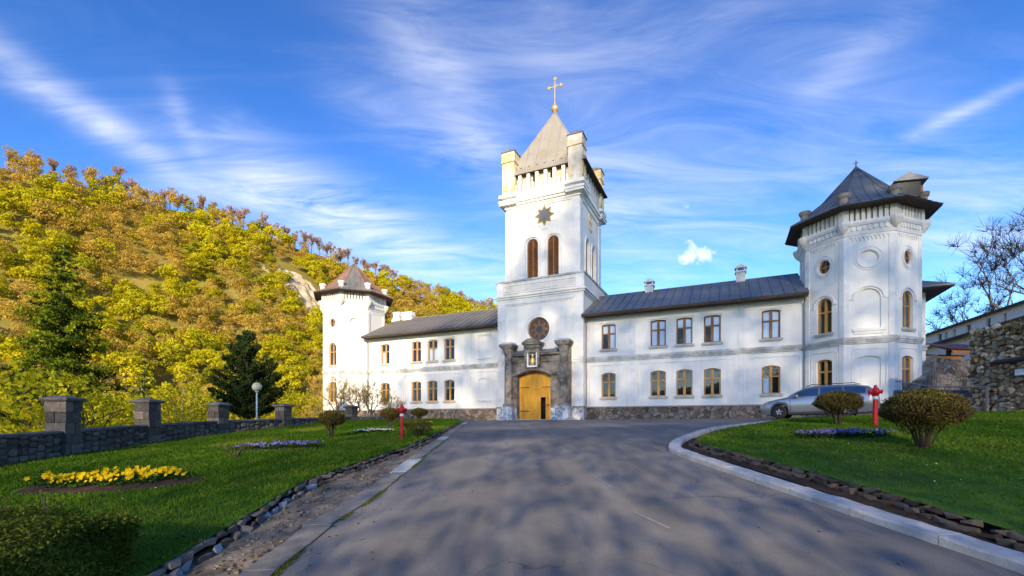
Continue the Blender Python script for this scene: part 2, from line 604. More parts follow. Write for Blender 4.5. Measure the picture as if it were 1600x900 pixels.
MAT['black'] = plain_mat('black_plastic', (.02, .02, .022), .5)
MAT['lamp_globe'] = plain_mat('opal_globe', (.62, .57, .38), .3)
MAT['lamp_post'] = plain_mat('pale_blue_post', (.42, .52, .62), .5)
MAT['taillight'] = plain_mat('red_lens', (.55, .015, .012), .2)
MAT['headlight'] = plain_mat('clear_lens', (.6, .62, .65), .12, .2)
MAT['fascia'] = plain_mat('orange_fascia', (.58, .20, .03), .6)
MAT['porch_roof'] = noise_mat('maroon_roof', (.075, .03, .03), (.13, .055, .05), 4, .6, .1, 20)
MAT['sign'] = plain_mat('white_sign', (.75, .76, .78), .5)
MAT['pipe'] = plain_mat('black_pipe', (.025, .025, .028), .5)
MAT['rail'] = plain_mat('grey_rail', (.22, .23, .25), .5, .3)
MAT['rock'] = noise_mat('pale_rock', (.34, .28, .21), (.56, .48, .38), .35, .95, .8, 1.2, c2=(.25, .19, .11), s2=.2, bdist=.6)
MAT['paint'] = noise_mat('worn_white_paint', (.19, .19, .19), (.34, .34, .33), 9, .8)

m, nt, b = new_mat('silver_car_paint')
nz = nt.nodes.new('ShaderNodeTexNoise')
nz.inputs['Scale'].default_value = 400
rp = nt.nodes.new('ShaderNodeValToRGB')
rp.color_ramp.elements[0].color = (.27, .28, .30, 1)
rp.color_ramp.elements[1].color = (.40, .41, .43, 1)
nt.links.new(nz.outputs['Fac'], rp.inputs[0])
nt.links.new(rp.outputs[0], b.inputs['Base Color'])
b.inputs['Metallic'].default_value = .65
b.inputs['Roughness'].default_value = .32
b.inputs['Coat Weight'].default_value = .8
b.inputs['Coat Roughness'].default_value = .05
MAT['car'] = m

MAT['leaf_yellow'] = leaf_mat('spring_yellow_green_leaves', (.38, .335, .012), (.74, .64, .035), .5, .45, (.58, .52, .018))
MAT['leaf_olive'] = leaf_mat('olive_leaves', (.25, .24, .014), (.54, .48, .035), .45, .45, (.40, .37, .02))
MAT['leaf_brown'] = leaf_mat('brown_twigs_and_buds', (.42, .29, .045), (.74, .54, .12), .45, .45, (.58, .41, .075))
MAT['leaf_ridge'] = leaf_mat('ridge_twigs', (.32, .19, .10), (.58, .38, .21), .4, .5, (.45, .28, .15))
MAT['needle'] = leaf_mat('spruce_needles', (.022, .045, .007), (.42, .44, .024), .35, .25, (.14, .185, .014))
MAT['needle_dark'] = leaf_mat('dark_needles', (.022, .042, .014), (.075, .10, .026), .2, .2)
MAT['leaf_hedge'] = leaf_mat('hedge_leaves', (.04, .07, .010), (.38, .36, .05), .35, .2, (.17, .20, .028))
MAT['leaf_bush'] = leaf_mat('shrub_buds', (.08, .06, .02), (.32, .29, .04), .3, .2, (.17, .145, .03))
MAT['twig_brown'] = leaf_mat('shrub_twigs', (.05, .034, .022), (.13, .09, .055), .1, .3)
MAT['leaf_dark_twig'] = leaf_mat('dark_twigs', (.03, .026, .024), (.075, .06, .05), .1, .3)
MAT['leaf_green'] = leaf_mat('green_leaves', (.02, .055, .010), (.06, .12, .02), .3, .3)
MAT['grass'] = leaf_mat('grass_blades', (.05, .125, .010), (.24, .27, .035), .35, .0, (.10, .20, .015))
MAT['pansy_yellow'] = leaf_mat('yellow_petals', (.62, .38, .005), (.80, .60, .02), .3, .2)
MAT['pansy_purple'] = leaf_mat('purple_petals', (.07, .045, .22), (.28, .26, .52), .3, .5)
MAT['petal_white'] = leaf_mat('white_petals', (.6, .6, .55), (.8, .8, .75), .3, .2)

# ------------------------------------------------------------------ mesh helpers


class MB:
    def __init__(s):
        s.v = []
        s.f = []
        s.m = []

    def add(s, pts, faces, mi=0):
        o = len(s.v)
        s.v.extend([tuple(p) for p in pts])
        for fc in faces:
            s.f.append([o+i for i in fc])
            s.m.append(mi)
        return s

    def poly(s, pts, mi=0):
        return s.add(pts, [list(range(len(pts)))], mi)

    def box(s, x0, x1, y0, y1, z0, z1, mi=0):
        p = [(x0, y0, z0), (x1, y0, z0), (x1, y1, z0), (x0, y1, z0), (x0, y0, z1), (x1, y0, z1), (x1, y1, z1), (x0, y1, z1)]
        return s.add(p, [(0, 3, 2, 1), (4, 5, 6, 7), (0, 1, 5, 4), (1, 2, 6, 5), (2, 3, 7, 6), (3, 0, 4, 7)], mi)

    def prism(s, pts, axis, a, b, mi=0):
        """extrude polygon: axis 'y' takes (x,z), 'z' takes (x,y), 'x' takes (y,z)"""
        n = len(pts)
        mk = {'y': lambda p, t: (p[0], t, p[1]), 'z': lambda p, t: (p[0], p[1], t), 'x': lambda p, t: (t, p[0], p[1])}[axis]
        v = [mk(p, a) for p in pts]+[mk(p, b) for p in pts]
        f = [list(range(n))[::-1], list(range(n, 2*n))]+[(i, (i+1) % n, n+(i+1) % n, n+i) for i in range(n)]
        return s.add(v, f, mi)

    def loft(s, rings, closed=True, caps=True, mi=0):
        n = len(rings[0])
        v = [p for r in rings for p in r]
        f = []
        for k in range(len(rings)-1):
            for i in range(n if closed else n-1):
                j = (i+1) % n
                f.append((k*n+i, k*n+j, (k+1)*n+j, (k+1)*n+i))
        if caps and closed:
            f.append(list(range(n))[::-1])
            f.append([(len(rings)-1)*n+i for i in range(n)])
        return s.add(v, f, mi)

    def tube(s, path, radii, n=6, caps=True, mi=0):
        rings = []
        path = [Vector(p) for p in path]
        for k, p in enumerate(path):
            d = (path[min(k+1, len(path)-1)]-path[max(k-1, 0)])
            if d.length < 1e-9:
                d = Vector((0, 0, 1))
            d.normalize()
            a = d.cross(Vector((0, 0, 1)) if abs(d.z) < .9 else Vector((1, 0, 0))).normalized()
            b = d.cross(a)
            r = radii[k] if hasattr(radii, '__len__') else radii
            rings.append([tuple(p+(a*math.cos(2*math.pi*i/n)+b*math.sin(2*math.pi*i/n))*r) for i in range(n)])
        return s.loft(rings, True, caps, mi)

    def lathe(s, prof, n=12, c=(0, 0, 0), axis='z', mi=0):
        rings = []
        for r, z in prof:
            ring = []
            for i in range(n):
                a = 2*math.pi*i/n
                x, y = r*math.cos(a), r*math.sin(a)
                if axis == 'z':
                    ring.append((c[0]+x, c[1]+y, c[2]+z))
                elif axis == 'y':
                    ring.append((c[0]+x, c[1]+z, c[2]+y))
                else:
                    ring.append((c[0]+z, c[1]+x, c[2]+y))
            rings.append(ring)
        return s.loft(rings, True, True, mi)

    def arcband(s, cx, cz, rx, rz, w, y0, y1, a0=0., a1=360., n=24, mi=0):
        """moulding that follows an arc in the x,z plane"""
        full = abs(a1-a0) >= 359.9
        rings = []
        for i in range(n if full else n+1):
            a = R(a0+(a1-a0)*i/n)
            c, q = math.cos(a), math.sin(a)
            i_, o_ = (cx+rx*c, cz+rz*q), (cx+(rx+w)*c, cz+(rz+w)*q)
            rings.append([(i_[0], y0, i_[1]), (o_[0], y0, o_[1]), (o_[0], y1, o_[1]), (i_[0], y1, i_[1])])
        if full:
            rings.append(rings[0])
        return s.loft(rings, True, not full, mi)

    def mapped(s, fn):
        s.v = [tuple(fn(*p)) for p in s.v]
        return s

    def build(s, name, mat, parent=None, smooth=False, recalc=True, loc=None):
        me = bpy.data.meshes.new(name)
        me.from_pydata(s.v, [], s.f)
        mats = mat if isinstance(mat, (list, tuple)) else [mat]
        for q in mats:
            me.materials.append(MAT[q] if isinstance(q, str) else q)
        if len(mats) > 1:
            me.polygons.foreach_set('material_index', s.m)
        if recalc:
            bm = bmesh.new()
            bm.from_mesh(me)
            bmesh.ops.recalc_face_normals(bm, faces=bm.faces)
            bm.to_mesh(me)
            bm.free()
        if smooth:
            me.polygons.foreach_set('use_smooth', [True]*len(me.polygons))
        me.update()
        o = bpy.data.objects.new(name, me)
        COL.objects.link(o)
        if parent is not None:
            o.parent = parent
        if loc is not None:
            o.location = loc
        return o


def tag(o, label=None, cat=None, group=None, kind=None):
    if label:
        o['label'] = label
    if cat:
        o['category'] = cat
    if group:
        o['group'] = group
    if kind:
        o['kind'] = kind
    return o


def empty(name, loc=(0, 0, 0), rz=0., parent=None):
    o = bpy.data.objects.new(name, None)
    COL.objects.link(o)
    o.empty_display_size = .3
    o.location = loc
    o.rotation_euler = (0, 0, rz)
    if parent is not None:
        o.parent = parent
    return o


def link_copy(o, parent=None):
    c = o.copy()
    COL.objects.link(c)
    c.parent = parent
    return c


def copy_tree(o, parent=None):
    kids = list(o.children)
    c = link_copy(o, parent)
    for k in kids:
        copy_tree(k, c)
    return c


def quads_mesh(name, P, tint, mat, parent=None, mat_idx=None):
    """P: (n,4,3) array of quads; tint: (n,)"""
    n, kk = P.shape[0], P.shape[1]
    me = bpy.data.meshes.new(name)
    me.vertices.add(n*kk)
    me.vertices.foreach_set('co', P.reshape(-1).astype(np.float32))
    me.loops.add(n*kk)
    me.loops.foreach_set('vertex_index', np.arange(n*kk, dtype=np.int32))
    me.polygons.add(n)
    me.polygons.foreach_set('loop_start', np.arange(0, n*kk, kk, dtype=np.int32))
    try:
        me.polygons.foreach_set('loop_total', np.full(n, kk, dtype=np.int32))
    except Exception:
        pass
    mats = mat if isinstance(mat, (list, tuple)) else [mat]
    for q in mats:
        me.materials.append(MAT[q] if isinstance(q, str) else q)
    if mat_idx is not None:
        me.polygons.foreach_set('material_index', mat_idx.astype(np.int32))
    at = me.attributes.new('tint', 'FLOAT', 'FACE')
    at.data.foreach_set('value', np.asarray(tint, dtype=np.float32))
    me.update()
    me.validate()
    o = bpy.data.objects.new(name, me)
    COL.objects.link(o)
    if parent is not None:
        o.parent = parent
    return o


def unit(v):
    return v/np.maximum(np.linalg.norm(v, axis=-1, keepdims=True), 1e-9)


def leaf_quads(C, size, aspect=.55, nrm=None, spread=1.0, rng=None):
    """leaf-shaped rhombs at centres C"""
    rng = rng or RNG
    n = len(C)
    size = np.broadcast_to(np.asarray(size, float), (n,))
    N_ = rng.normal(size=(n, 3))
    if nrm is not None:
        N_ = unit(np.asarray(nrm))+N_*spread
    N_ = unit(N_)
    T = unit(np.cross(N_, rng.normal(size=(n, 3))))
    B = np.cross(N_, T)
    h = (size*.5)[:, None]
    w = (size*.5*aspect)[:, None]
    return np.stack([C-T*h, C+B*w-T*h*.1, C+T*h, C-B*w-T*h*.1], 1)


def leaf_tris(C, size, aspect, nrm, spread, rng):
    """far leaves: one triangle each"""
    n = len(C)
    N_ = unit(unit(np.asarray(nrm))+rng.normal(size=(n, 3))*spread)
    T = unit(np.cross(N_, rng.normal(size=(n, 3))))
    B = np.cross(N_, T)
    h = (size*.5)[:, None]
    w = h*aspect
    return np.stack([C-T*h, C+T*h*.7+B*w, C+T*h*.7-B*w], 1)


def strip_quads(A, B, w0, w1, rng=None):
    """thin twigs as flat strips from A to B"""
    rng = rng or RNG
    d = unit(B-A)
    s = unit(np.cross(d, rng.normal(size=A.shape)))
    return np.stack([A-s*w0, A+s*w0, B+s*w1, B-s*w1], 1)


def sstep(a, b, x):
    u = np.clip((np.asarray(x, float)-a)/(b-a), 0, 1)
    return u*u*(3-2*u)


def ground_z(X, Y):
    """height of the courtyard, which climbs from the viewpoint to the gate"""
    X = np.asarray(X, float)
    Y = np.asarray(Y, float)
    Yc = np.clip(Y, -3, 25)
    z = -1.6*(1-Yc/25)**2-.04*(9-np.clip(X, -14, 20))*(1-.85*sstep(15, 36, Y))+.13*sstep(22, 32, Y)
    return z+EYE


def gz(x, y):
    return float(ground_z(x, y))

# ------------------------------------------------------------------ ground, hill, road, lawns
PILLARS = [(-13.0, 7.6), (-13.9, 11.4), (-14.5, 14.9), (-14.7, 18.6), (-14.2, 22.3), (-13.0, 26.2), (-11.5, 33.0), (-9.7, 35.2)]
PILLAR_TOP = [.70, .72, .79, .88, .88, .95, 1.10, None]
COPING_TOP = [-.55, -.42, -.29, -.13, .03, .15, .32, .37]
_py = [p[1] for p in PILLARS]
_px = [p[0] for p in PILLARS]


def wall_x(y):
    return np.interp(y, [-10]+_py+[60], [-12.0]+_px+[-9.7])


LE_Y = [-6, 0, 3, 5.15, 6.4, 8.5, 10.6, 13.45, 16, 21, 24, 28.5, 31, 33.2]
LE_X = [-3.4, -3.4, -3.5, -3.57, -3.65, -3.85, -3.5, -3.05, -3.0, -3.0, -3.0, -3.15, -3.7, -5.5]
SR_Y = [-8, 4, 5, 6.1, 7.2, 9.75, 16.4, 23.4, 30.4, 32, 36, 48]
SR_X = [-2.3, -2.33, -2.37, -2.37, -2.24, -2.17, -2.3, -2.6, -2.75, -4.5, -12, -14]


def lawn_edge(y):
    return np.interp(y, LE_Y, LE_X)


def strip_edge(y):
    return np.interp(y, SR_Y, SR_X)


def sheet(name, ys, x0f, x1f, nx, zf, mat, kind='structure'):
    rows = []
    for y in ys:
        xs = np.linspace(float(x0f(y)), float(x1f(y)), nx)
        rows.append([(x, y, float(zf(x, y))) for x in xs])
    mb = MB()
    mb.loft(rows, closed=False, caps=False)
    return tag(mb.build(name, mat, smooth=True, recalc=False), kind=kind)


def make_ground():
    g = np.array([0, 3, 6, 9, 12, 15, 18, 22, 26, 30, 36, 44, 54, 66, 80, 100, 130, 170, 230, 320, 450, 650, 900, 1300])
    xs = np.concatenate([-g[:0:-1], g])
    ys = np.concatenate([-g[:0:-1], g])+10
    rows = []
    for y in ys:
        row = []
        for x in xs:
            wx = float(wall_x(min(max(y, -10), 60)))
            court = gz(x, y)-.32
            k = float(sstep(wx-11, wx-.4, x))
            if y > 46:
                k *= 1-.5*float(sstep(46, 90, y))
            z = -5.2*(1-k)+court*k if x < 40 else court+7.5*float(sstep(46, 62, x))
            if y < -14:
                z += 1.0*float(sstep(-14, -60, y))
            row.append((x, y, z+.25*math.sin(x*.31)*math.cos(y*.23)*(1-k)))
        rows.append(row)
    tag(MB().loft(rows, closed=False, caps=False).build('ground', 'wild', smooth=True, recalc=False), kind='structure')


make_ground()

RIDGE = np.array([(-470, 60, 128), (-330, 150, 124), (-222, 200, 117), (-192, 230, 120), (-144, 260, 114), (-80, 290, 93), (-13, 320, 79), (47, 345, 50), (130, 385, 30), (240, 430, 18)], float)
_rs = np.concatenate([[0], np.cumsum(np.linalg.norm(np.diff(RIDGE[:, :2], axis=0), axis=1))])
PERP = np.array([.498, -.867])


def hill_point(s, d):
    """s along the ridge (0..1), d down the slope towards the monastery (-.4..1)"""
    s = np.asarray(s, float)*_rs[-1]
    d = np.asarray(d, float)
    x = np.interp(s, _rs, RIDGE[:, 0])
    y = np.interp(s, _rs, RIDGE[:, 1])
    h = np.interp(s, _rs, RIDGE[:, 2])
    wd = 124.0
    px = x+PERP[0]*wd*d
    py = y+PERP[1]*wd*d
    prof = np.where(d >= 0, (1-np.clip(d, 0, 1))**1.12, 1-(-d)*.9)
    z = h*prof-7+4.0*np.sin(px*.045+1)*np.sin(py*.06)*np.clip(d*3, 0, 1)*(1-np.clip(d, 0, 1)**4)+1.6*np.sin(px*.13)*np.sin(py*.17+2)
    return px, py, z+EYE


def make_hill():
    S = np.linspace(0, 1, 130)
    Dd = np.concatenate([np.linspace(-.5, 0, 6), np.linspace(.03, 1.02, 40)])
    rows = []
    for s in S:
        x, y, z = hill_point(np.full(len(Dd), s), Dd)
        rows.append(list(zip(x, y, z)))
    tag(MB().loft(rows, closed=False, caps=False).build('hill', 'hill', smooth=True, recalc=False), kind='structure')


make_hill()

# asphalt drive and forecourt
ys = np.concatenate([np.linspace(-8, 18, 53), np.linspace(19, 47, 29)])
sheet('road', ys, lambda y: strip_edge(y), lambda y: 46, 60, lambda x, y: gz(x, y), 'asphalt')
sheet('lawn', np.linspace(-6, 33.2, 80), lambda y: wall_x(y)+.1, lambda y: lawn_edge(y), 26, lambda x, y: gz(x, y)+.10, 'lawn')
sheet('soil_strip', np.linspace(5, 33, 60), lambda y: wall_x(y)+.05, lambda y: wall_x(y)+.75+.18*math.sin(y*2.1)+.1*math.sin(y*5.3), 5, lambda x, y: gz(x, y)+.112, 'litter')
RL_Y = [-6, -3, -1, 0.5, 2, 3.2, 4.5, 6, 7.7, 10, 11.3, 12.5, 14.4, 16, 17, 17.8, 18.2]
RL_X = [5.0, 5.0, 5.0, 5.0, 5.0, 5.0, 5.0, 4.96, 4.83, 4.6, 4.55, 5.1, 6.6, 8.5, 9.6, 10.3, 11.2]
RR_X = lambda y: float(np.interp(y, [-6, 16.6, 17.6, 18.2], [23, 23, 18, 14]))
sheet('lawn.001', np.linspace(-6, 18.2, 60), lambda y: np.interp(y, RL_Y, RL_X), RR_X, 30, lambda x, y: gz(x, y)+.13, 'lawn')
sheet('soil_strip.001', np.linspace(-6, 17.0, 60), lambda y: np.interp(y, RL_Y, RL_X)-.42, lambda y: np.interp(y, RL_Y, RL_X)+.1, 5, lambda x, y: gz(x, y)+.03, 'soil')
# gutter beside the left lawn: sandy bed and a concrete strip
sheet('gutter', np.linspace(-6, 30.4, 90), lambda y: lawn_edge(y)-.1, lambda y: strip_edge(y)-.32, 7, lambda x, y: gz(x, y)-.07+.02*math.sin(x*9+y*5)*math.sin(y*3.1), 'sandbed')


def smooth_path(pts, step):
    P = [Vector(p) for p in pts]
    out = []
    for i in range(len(P)-1):
        a, b, c, d = P[max(i-1, 0)], P[i], P[i+1], P[min(i+2, len(P)-1)]
        n = max(2, int((c-b).length/.05))
        for k in range(n):
            t = k/n
            out.append(.5*((2*b)+(c-a)*t+(2*a-5*b+4*c-d)*t*t+(3*b-a-3*c+d)*t**3))
    out.append(P[-1])
    res = [out[0]]
    acc = 0
    for p, q in zip(out, out[1:]):
        acc += (q-p).length
        if acc >= step:
            res.append(q)
            acc = 0
    return res


def make_strip_slabs():
    root = empty('concrete_gutter_edge', (-2.6, 4, gz(-2.6, 4)))
    tag(root, 'long grey concrete strip edging the drive beside the left lawn', 'edging')
    o = root.location
    y = 1.5
    rng = random.Random(3)
    while y < 30:
        L_ = rng.uniform(1.2, 1.9)
        mb = MB()
        pts = []
        for yy in np.linspace(y, y+L_-.02, 5):
            xr = float(strip_edge(yy))+rng.uniform(-.025, .025)
            xl = xr-.34+rng.uniform(-.03, .03)
            z = gz(xr, yy)+.022
            pts.append([(xl-o.x, yy-o.y, z-.2-o.z), (xl-o.x, yy-o.y, z-.01-o.z), (xr-o.x, yy-o.y, z-o.z), (xr-o.x, yy-o.y, z-.2-o.z)])
        mb.loft(pts)
        mb.build('slab', 'kerb_white' if rng.random() < .16 else 'concrete', root)
        y += L_


make_strip_slabs()

KERB = [(10.6, 18.4, 0), (8.75, 17.2, 0), (6.8, 15.75, 0), (4.72, 13.0, 0), (3.85, 11.35, 0), (3.70, 10.3, 0), (3.83, 8.36, 0), (3.99, 6.84, 0), (4.14, 5.62, 0), (4.28, 4.7, 0), (4.40, 3.9, 0), (4.5, 2.4, 0), (4.6, 0, 0)]


def make_kerb():
    root = empty('kerb', (4.0, 9, gz(4, 9)))
    tag(root, kind='structure')
    o = root.location
    path = smooth_path(KERB, .18)
    rng = random.Random(5)
    i = 0
    while i < len(path)-2:
        n = rng.choice([4, 5, 5, 6])
        seg = path[i:i+n+1]
        if len(seg) < 2:
            break
        rings = []
        for k, p in enumerate(seg):
            q0 = path[max(0, i+k-1)]
            q1 = path[min(len(path)-1, i+k+1)]
            d = (q1-q0).normalized()
            nrm = Vector((-d.y, d.x, 0))
            if nrm.x < 0 and p.y < 11:
                nrm = -nrm
            sgn = 1 if (Vector((9, 9, 0))-p).dot(nrm) > 0 else -1
            nrm = nrm*sgn
            t = .0 if k else .012
            p = p+d*t
            z = gz(p.x, p.y)
            a, b_ = p, p+nrm*.29
            h = .10+rng.uniform(-.008, .008)
            rings.append([(a.x-o.x, a.y-o.y, z-.15-o.z), (a.x-o.x, a.y-o.y, z+h-.025-o.z), (a.x+nrm.x*.02-o.x, a.y+nrm.y*.02-o.y, z+h-o.z), (b_.x-o.x, b_.y-o.y, z+h-o.z), (b_.x-o.x, b_.y-o.y, z-.15-o.z)])
        MB().loft(rings).build('kerb_slab', 'kerb_white', root)
        i += n


make_kerb()

# faded dashes of the centre line
for k, ((x0, y0), (x1, y1)) in enumerate([((1.62, 6.12), (1.86, 5.42)), ((1.50, 8.45), (1.62, 7.5)), ((1.30, 12.6), (1.42, 10.8))]):
    mb = MB()
    d = Vector((x1-x0, y1-y0, 0)).normalized()
    n = Vector((-d.y, d.x, 0))*.016
    A = [Vector((x0, y0, 0))+n, Vector((x0, y0, 0))-n, Vector((x1, y1, 0))-n, Vector((x1, y1, 0))+n]
    mb.poly([(p.x, p.y, gz(p.x, p.y)+.006) for p in A])
    tag(mb.build('road_marking', 'paint'), kind='structure')

# ------------------------------------------------------------------ stones
STONE_ME = []


def stone_protos(mat, n=8, seed=1, key=None):
    rng = random.Random(seed)
    res = []
    for k in range(n):
        bm = bmesh.new()
        for i in range(15):
            u = Vector((rng.gauss(0, 1), rng.gauss(0, 1), rng.gauss(0, 1))).normalized()
            # squarish boulders
            p = Vector([math.copysign(abs(c)**.55, c) for c in u])*.5*rng.uniform(.86, 1.04)
            bm.verts.new(p)
        r = bmesh.ops.convex_hull(bm, input=bm.verts)
        bmesh.ops.delete(bm, geom=[g for g in r['geom_interior'] if isinstance(g, bmesh.types.BMVert)], context='VERTS')
        me = bpy.data.meshes.new('stone')
        bm.to_mesh(me)
        bm.free()
        me.materials.append(MAT[mat])
        res.append(me)
    return res


ST_DARK = stone_protos('stone_dark', seed=2)
ST_BROWN = stone_protos('stone_brown', seed=3)
ST_EDGE = stone_protos('stone_edge', seed=4)
ST_KERB = stone_protos('stone_kerb', seed=6)
ST_PALE = stone_protos('stone_pale', seed=5)


def put_stone(protos, parent, loc, scale, rot, rng):
    o = bpy.data.objects.new('stone', rng.choice(protos))
    COL.objects.link(o)
    o.parent = parent
    o.location = loc
    o.scale = scale
    o.rotation_euler = rot
    return o


def joined_stones(name, items, parent, mat):
    """stones too many or too small to pick apart: one mesh"""
    V, F, T = [], [], []
    for protos, loc, sc, rot, rng in items:
        me = rng.choice(protos)
        M_ = Matrix.LocRotScale(Vector(loc), Matrix.Rotation(rot[2], 3, 'Z') @ Matrix.Rotation(rot[0], 3, 'X'), Vector(sc))
        o = len(V)
        V.extend([tuple(M_ @ v.co) for v in me.vertices])
        t = rng.random()
        for p in me.polygons:
            F.append([o+i for i in p.vertices])
            T.append(t)
    me = bpy.data.meshes.new(name)
    me.from_pydata(V, [], F)
    me.materials.append(MAT[mat])
    at = me.attributes.new('tint', 'FLOAT', 'FACE')
    at.data.foreach_set('value', T)
    o = bpy.data.objects.new(name, me)
    COL.objects.link(o)
    o.parent = parent
    o['kind'] = 'stuff'
    return o


def make_edging():
    rng = random.Random(8)
    root = empty('stone_edging', (-3.5, 6, gz(-3.5, 6)))
    tag(root, 'row of rough dark edging stones holding the left lawn above the gutter', 'edging')
    o = root.location
    y = 2.2
    while y < 31.5:
        L_ = rng.uniform(.14, .30)*(1 if y < 12 else 1.7)
        x = float(lawn_edge(y+L_/2))
        dy = .2
        ang = math.atan2(float(lawn_edge(y+dy)-lawn_edge(y-dy)), 2*dy)
        z = gz(x, y)
        put_stone(ST_EDGE, root, (x-.02+rng.uniform(-.04, .04)-o.x, y+L_/2-o.y, z+.06-o.z), (rng.uniform(.14, .20), L_*1.2, rng.uniform(.07, .11)), (rng.uniform(-.12, .12), rng.uniform(-.3, .1), -ang+rng.uniform(-.15, .15)), rng)
        pale = 4.6 < y < 5.6 or 6.7 < y < 7.6 or 8.4 < y < 8.9
        put_stone(ST_PALE if pale and rng.random() < .8 else ST_EDGE, root, (x+.06+rng.uniform(-.02, .03)-o.x, y+L_*.4-o.y, z-.04-o.z), (rng.uniform(.10, .16), L_*1.15, rng.uniform(.12, .16)), (rng.uniform(-.1, .1), rng.uniform(.1, .4), -ang+rng.uniform(-.3, .3)), rng)
        if y < 11 and rng.random() < .4:
            put_stone(ST_EDGE, root, (x+.24+rng.uniform(-.05, .12)-o.x, y+L_*.6-o.y, z-.085-o.z), (rng.uniform(.14, .3), L_*rng.uniform(.5, .8), .09), (0, rng.uniform(-.1, .2), rng.uniform(-.6, .6)), rng)
        y += L_
    root = empty('stone_edging', (4.8, 8, gz(4.8, 8)))
    tag(root, 'row of rough brown edging stones between the white kerb and the right lawn', 'edging')
    o = root.location
    pts = [(float(x), float(yy), 0) for yy, x in zip(RL_Y, RL_X)][::-1]
    path = smooth_path(pts, .04)
    i = 0
    while i < len(path)-8:
        p = path[i]
        if p.y < 1.5:
            break
        n = rng.randint(3, 5)
        q = path[min(i+n, len(path)-1)]
        L_ = (q-p).length
        ang = math.atan2(q.y-p.y, q.x-p.x)
        c = (p+q)/2
        z = gz(c.x, c.y)
        for row in range(2):
            put_stone(ST_KERB, root, (c.x-.02-.11*(row == 0)+rng.uniform(-.04, .04)-o.x, c.y+rng.uniform(-.04, .04)-o.y, z+(.04 if row == 0 else .095)-o.z), (L_*rng.uniform(1.1, 1.35), rng.uniform(.11, .16), rng.uniform(.08, .12)), (rng.uniform(-.2, .2), rng.uniform(-.15, .15), ang+rng.uniform(-.25, .25)), rng)
        i += n


make_edging()


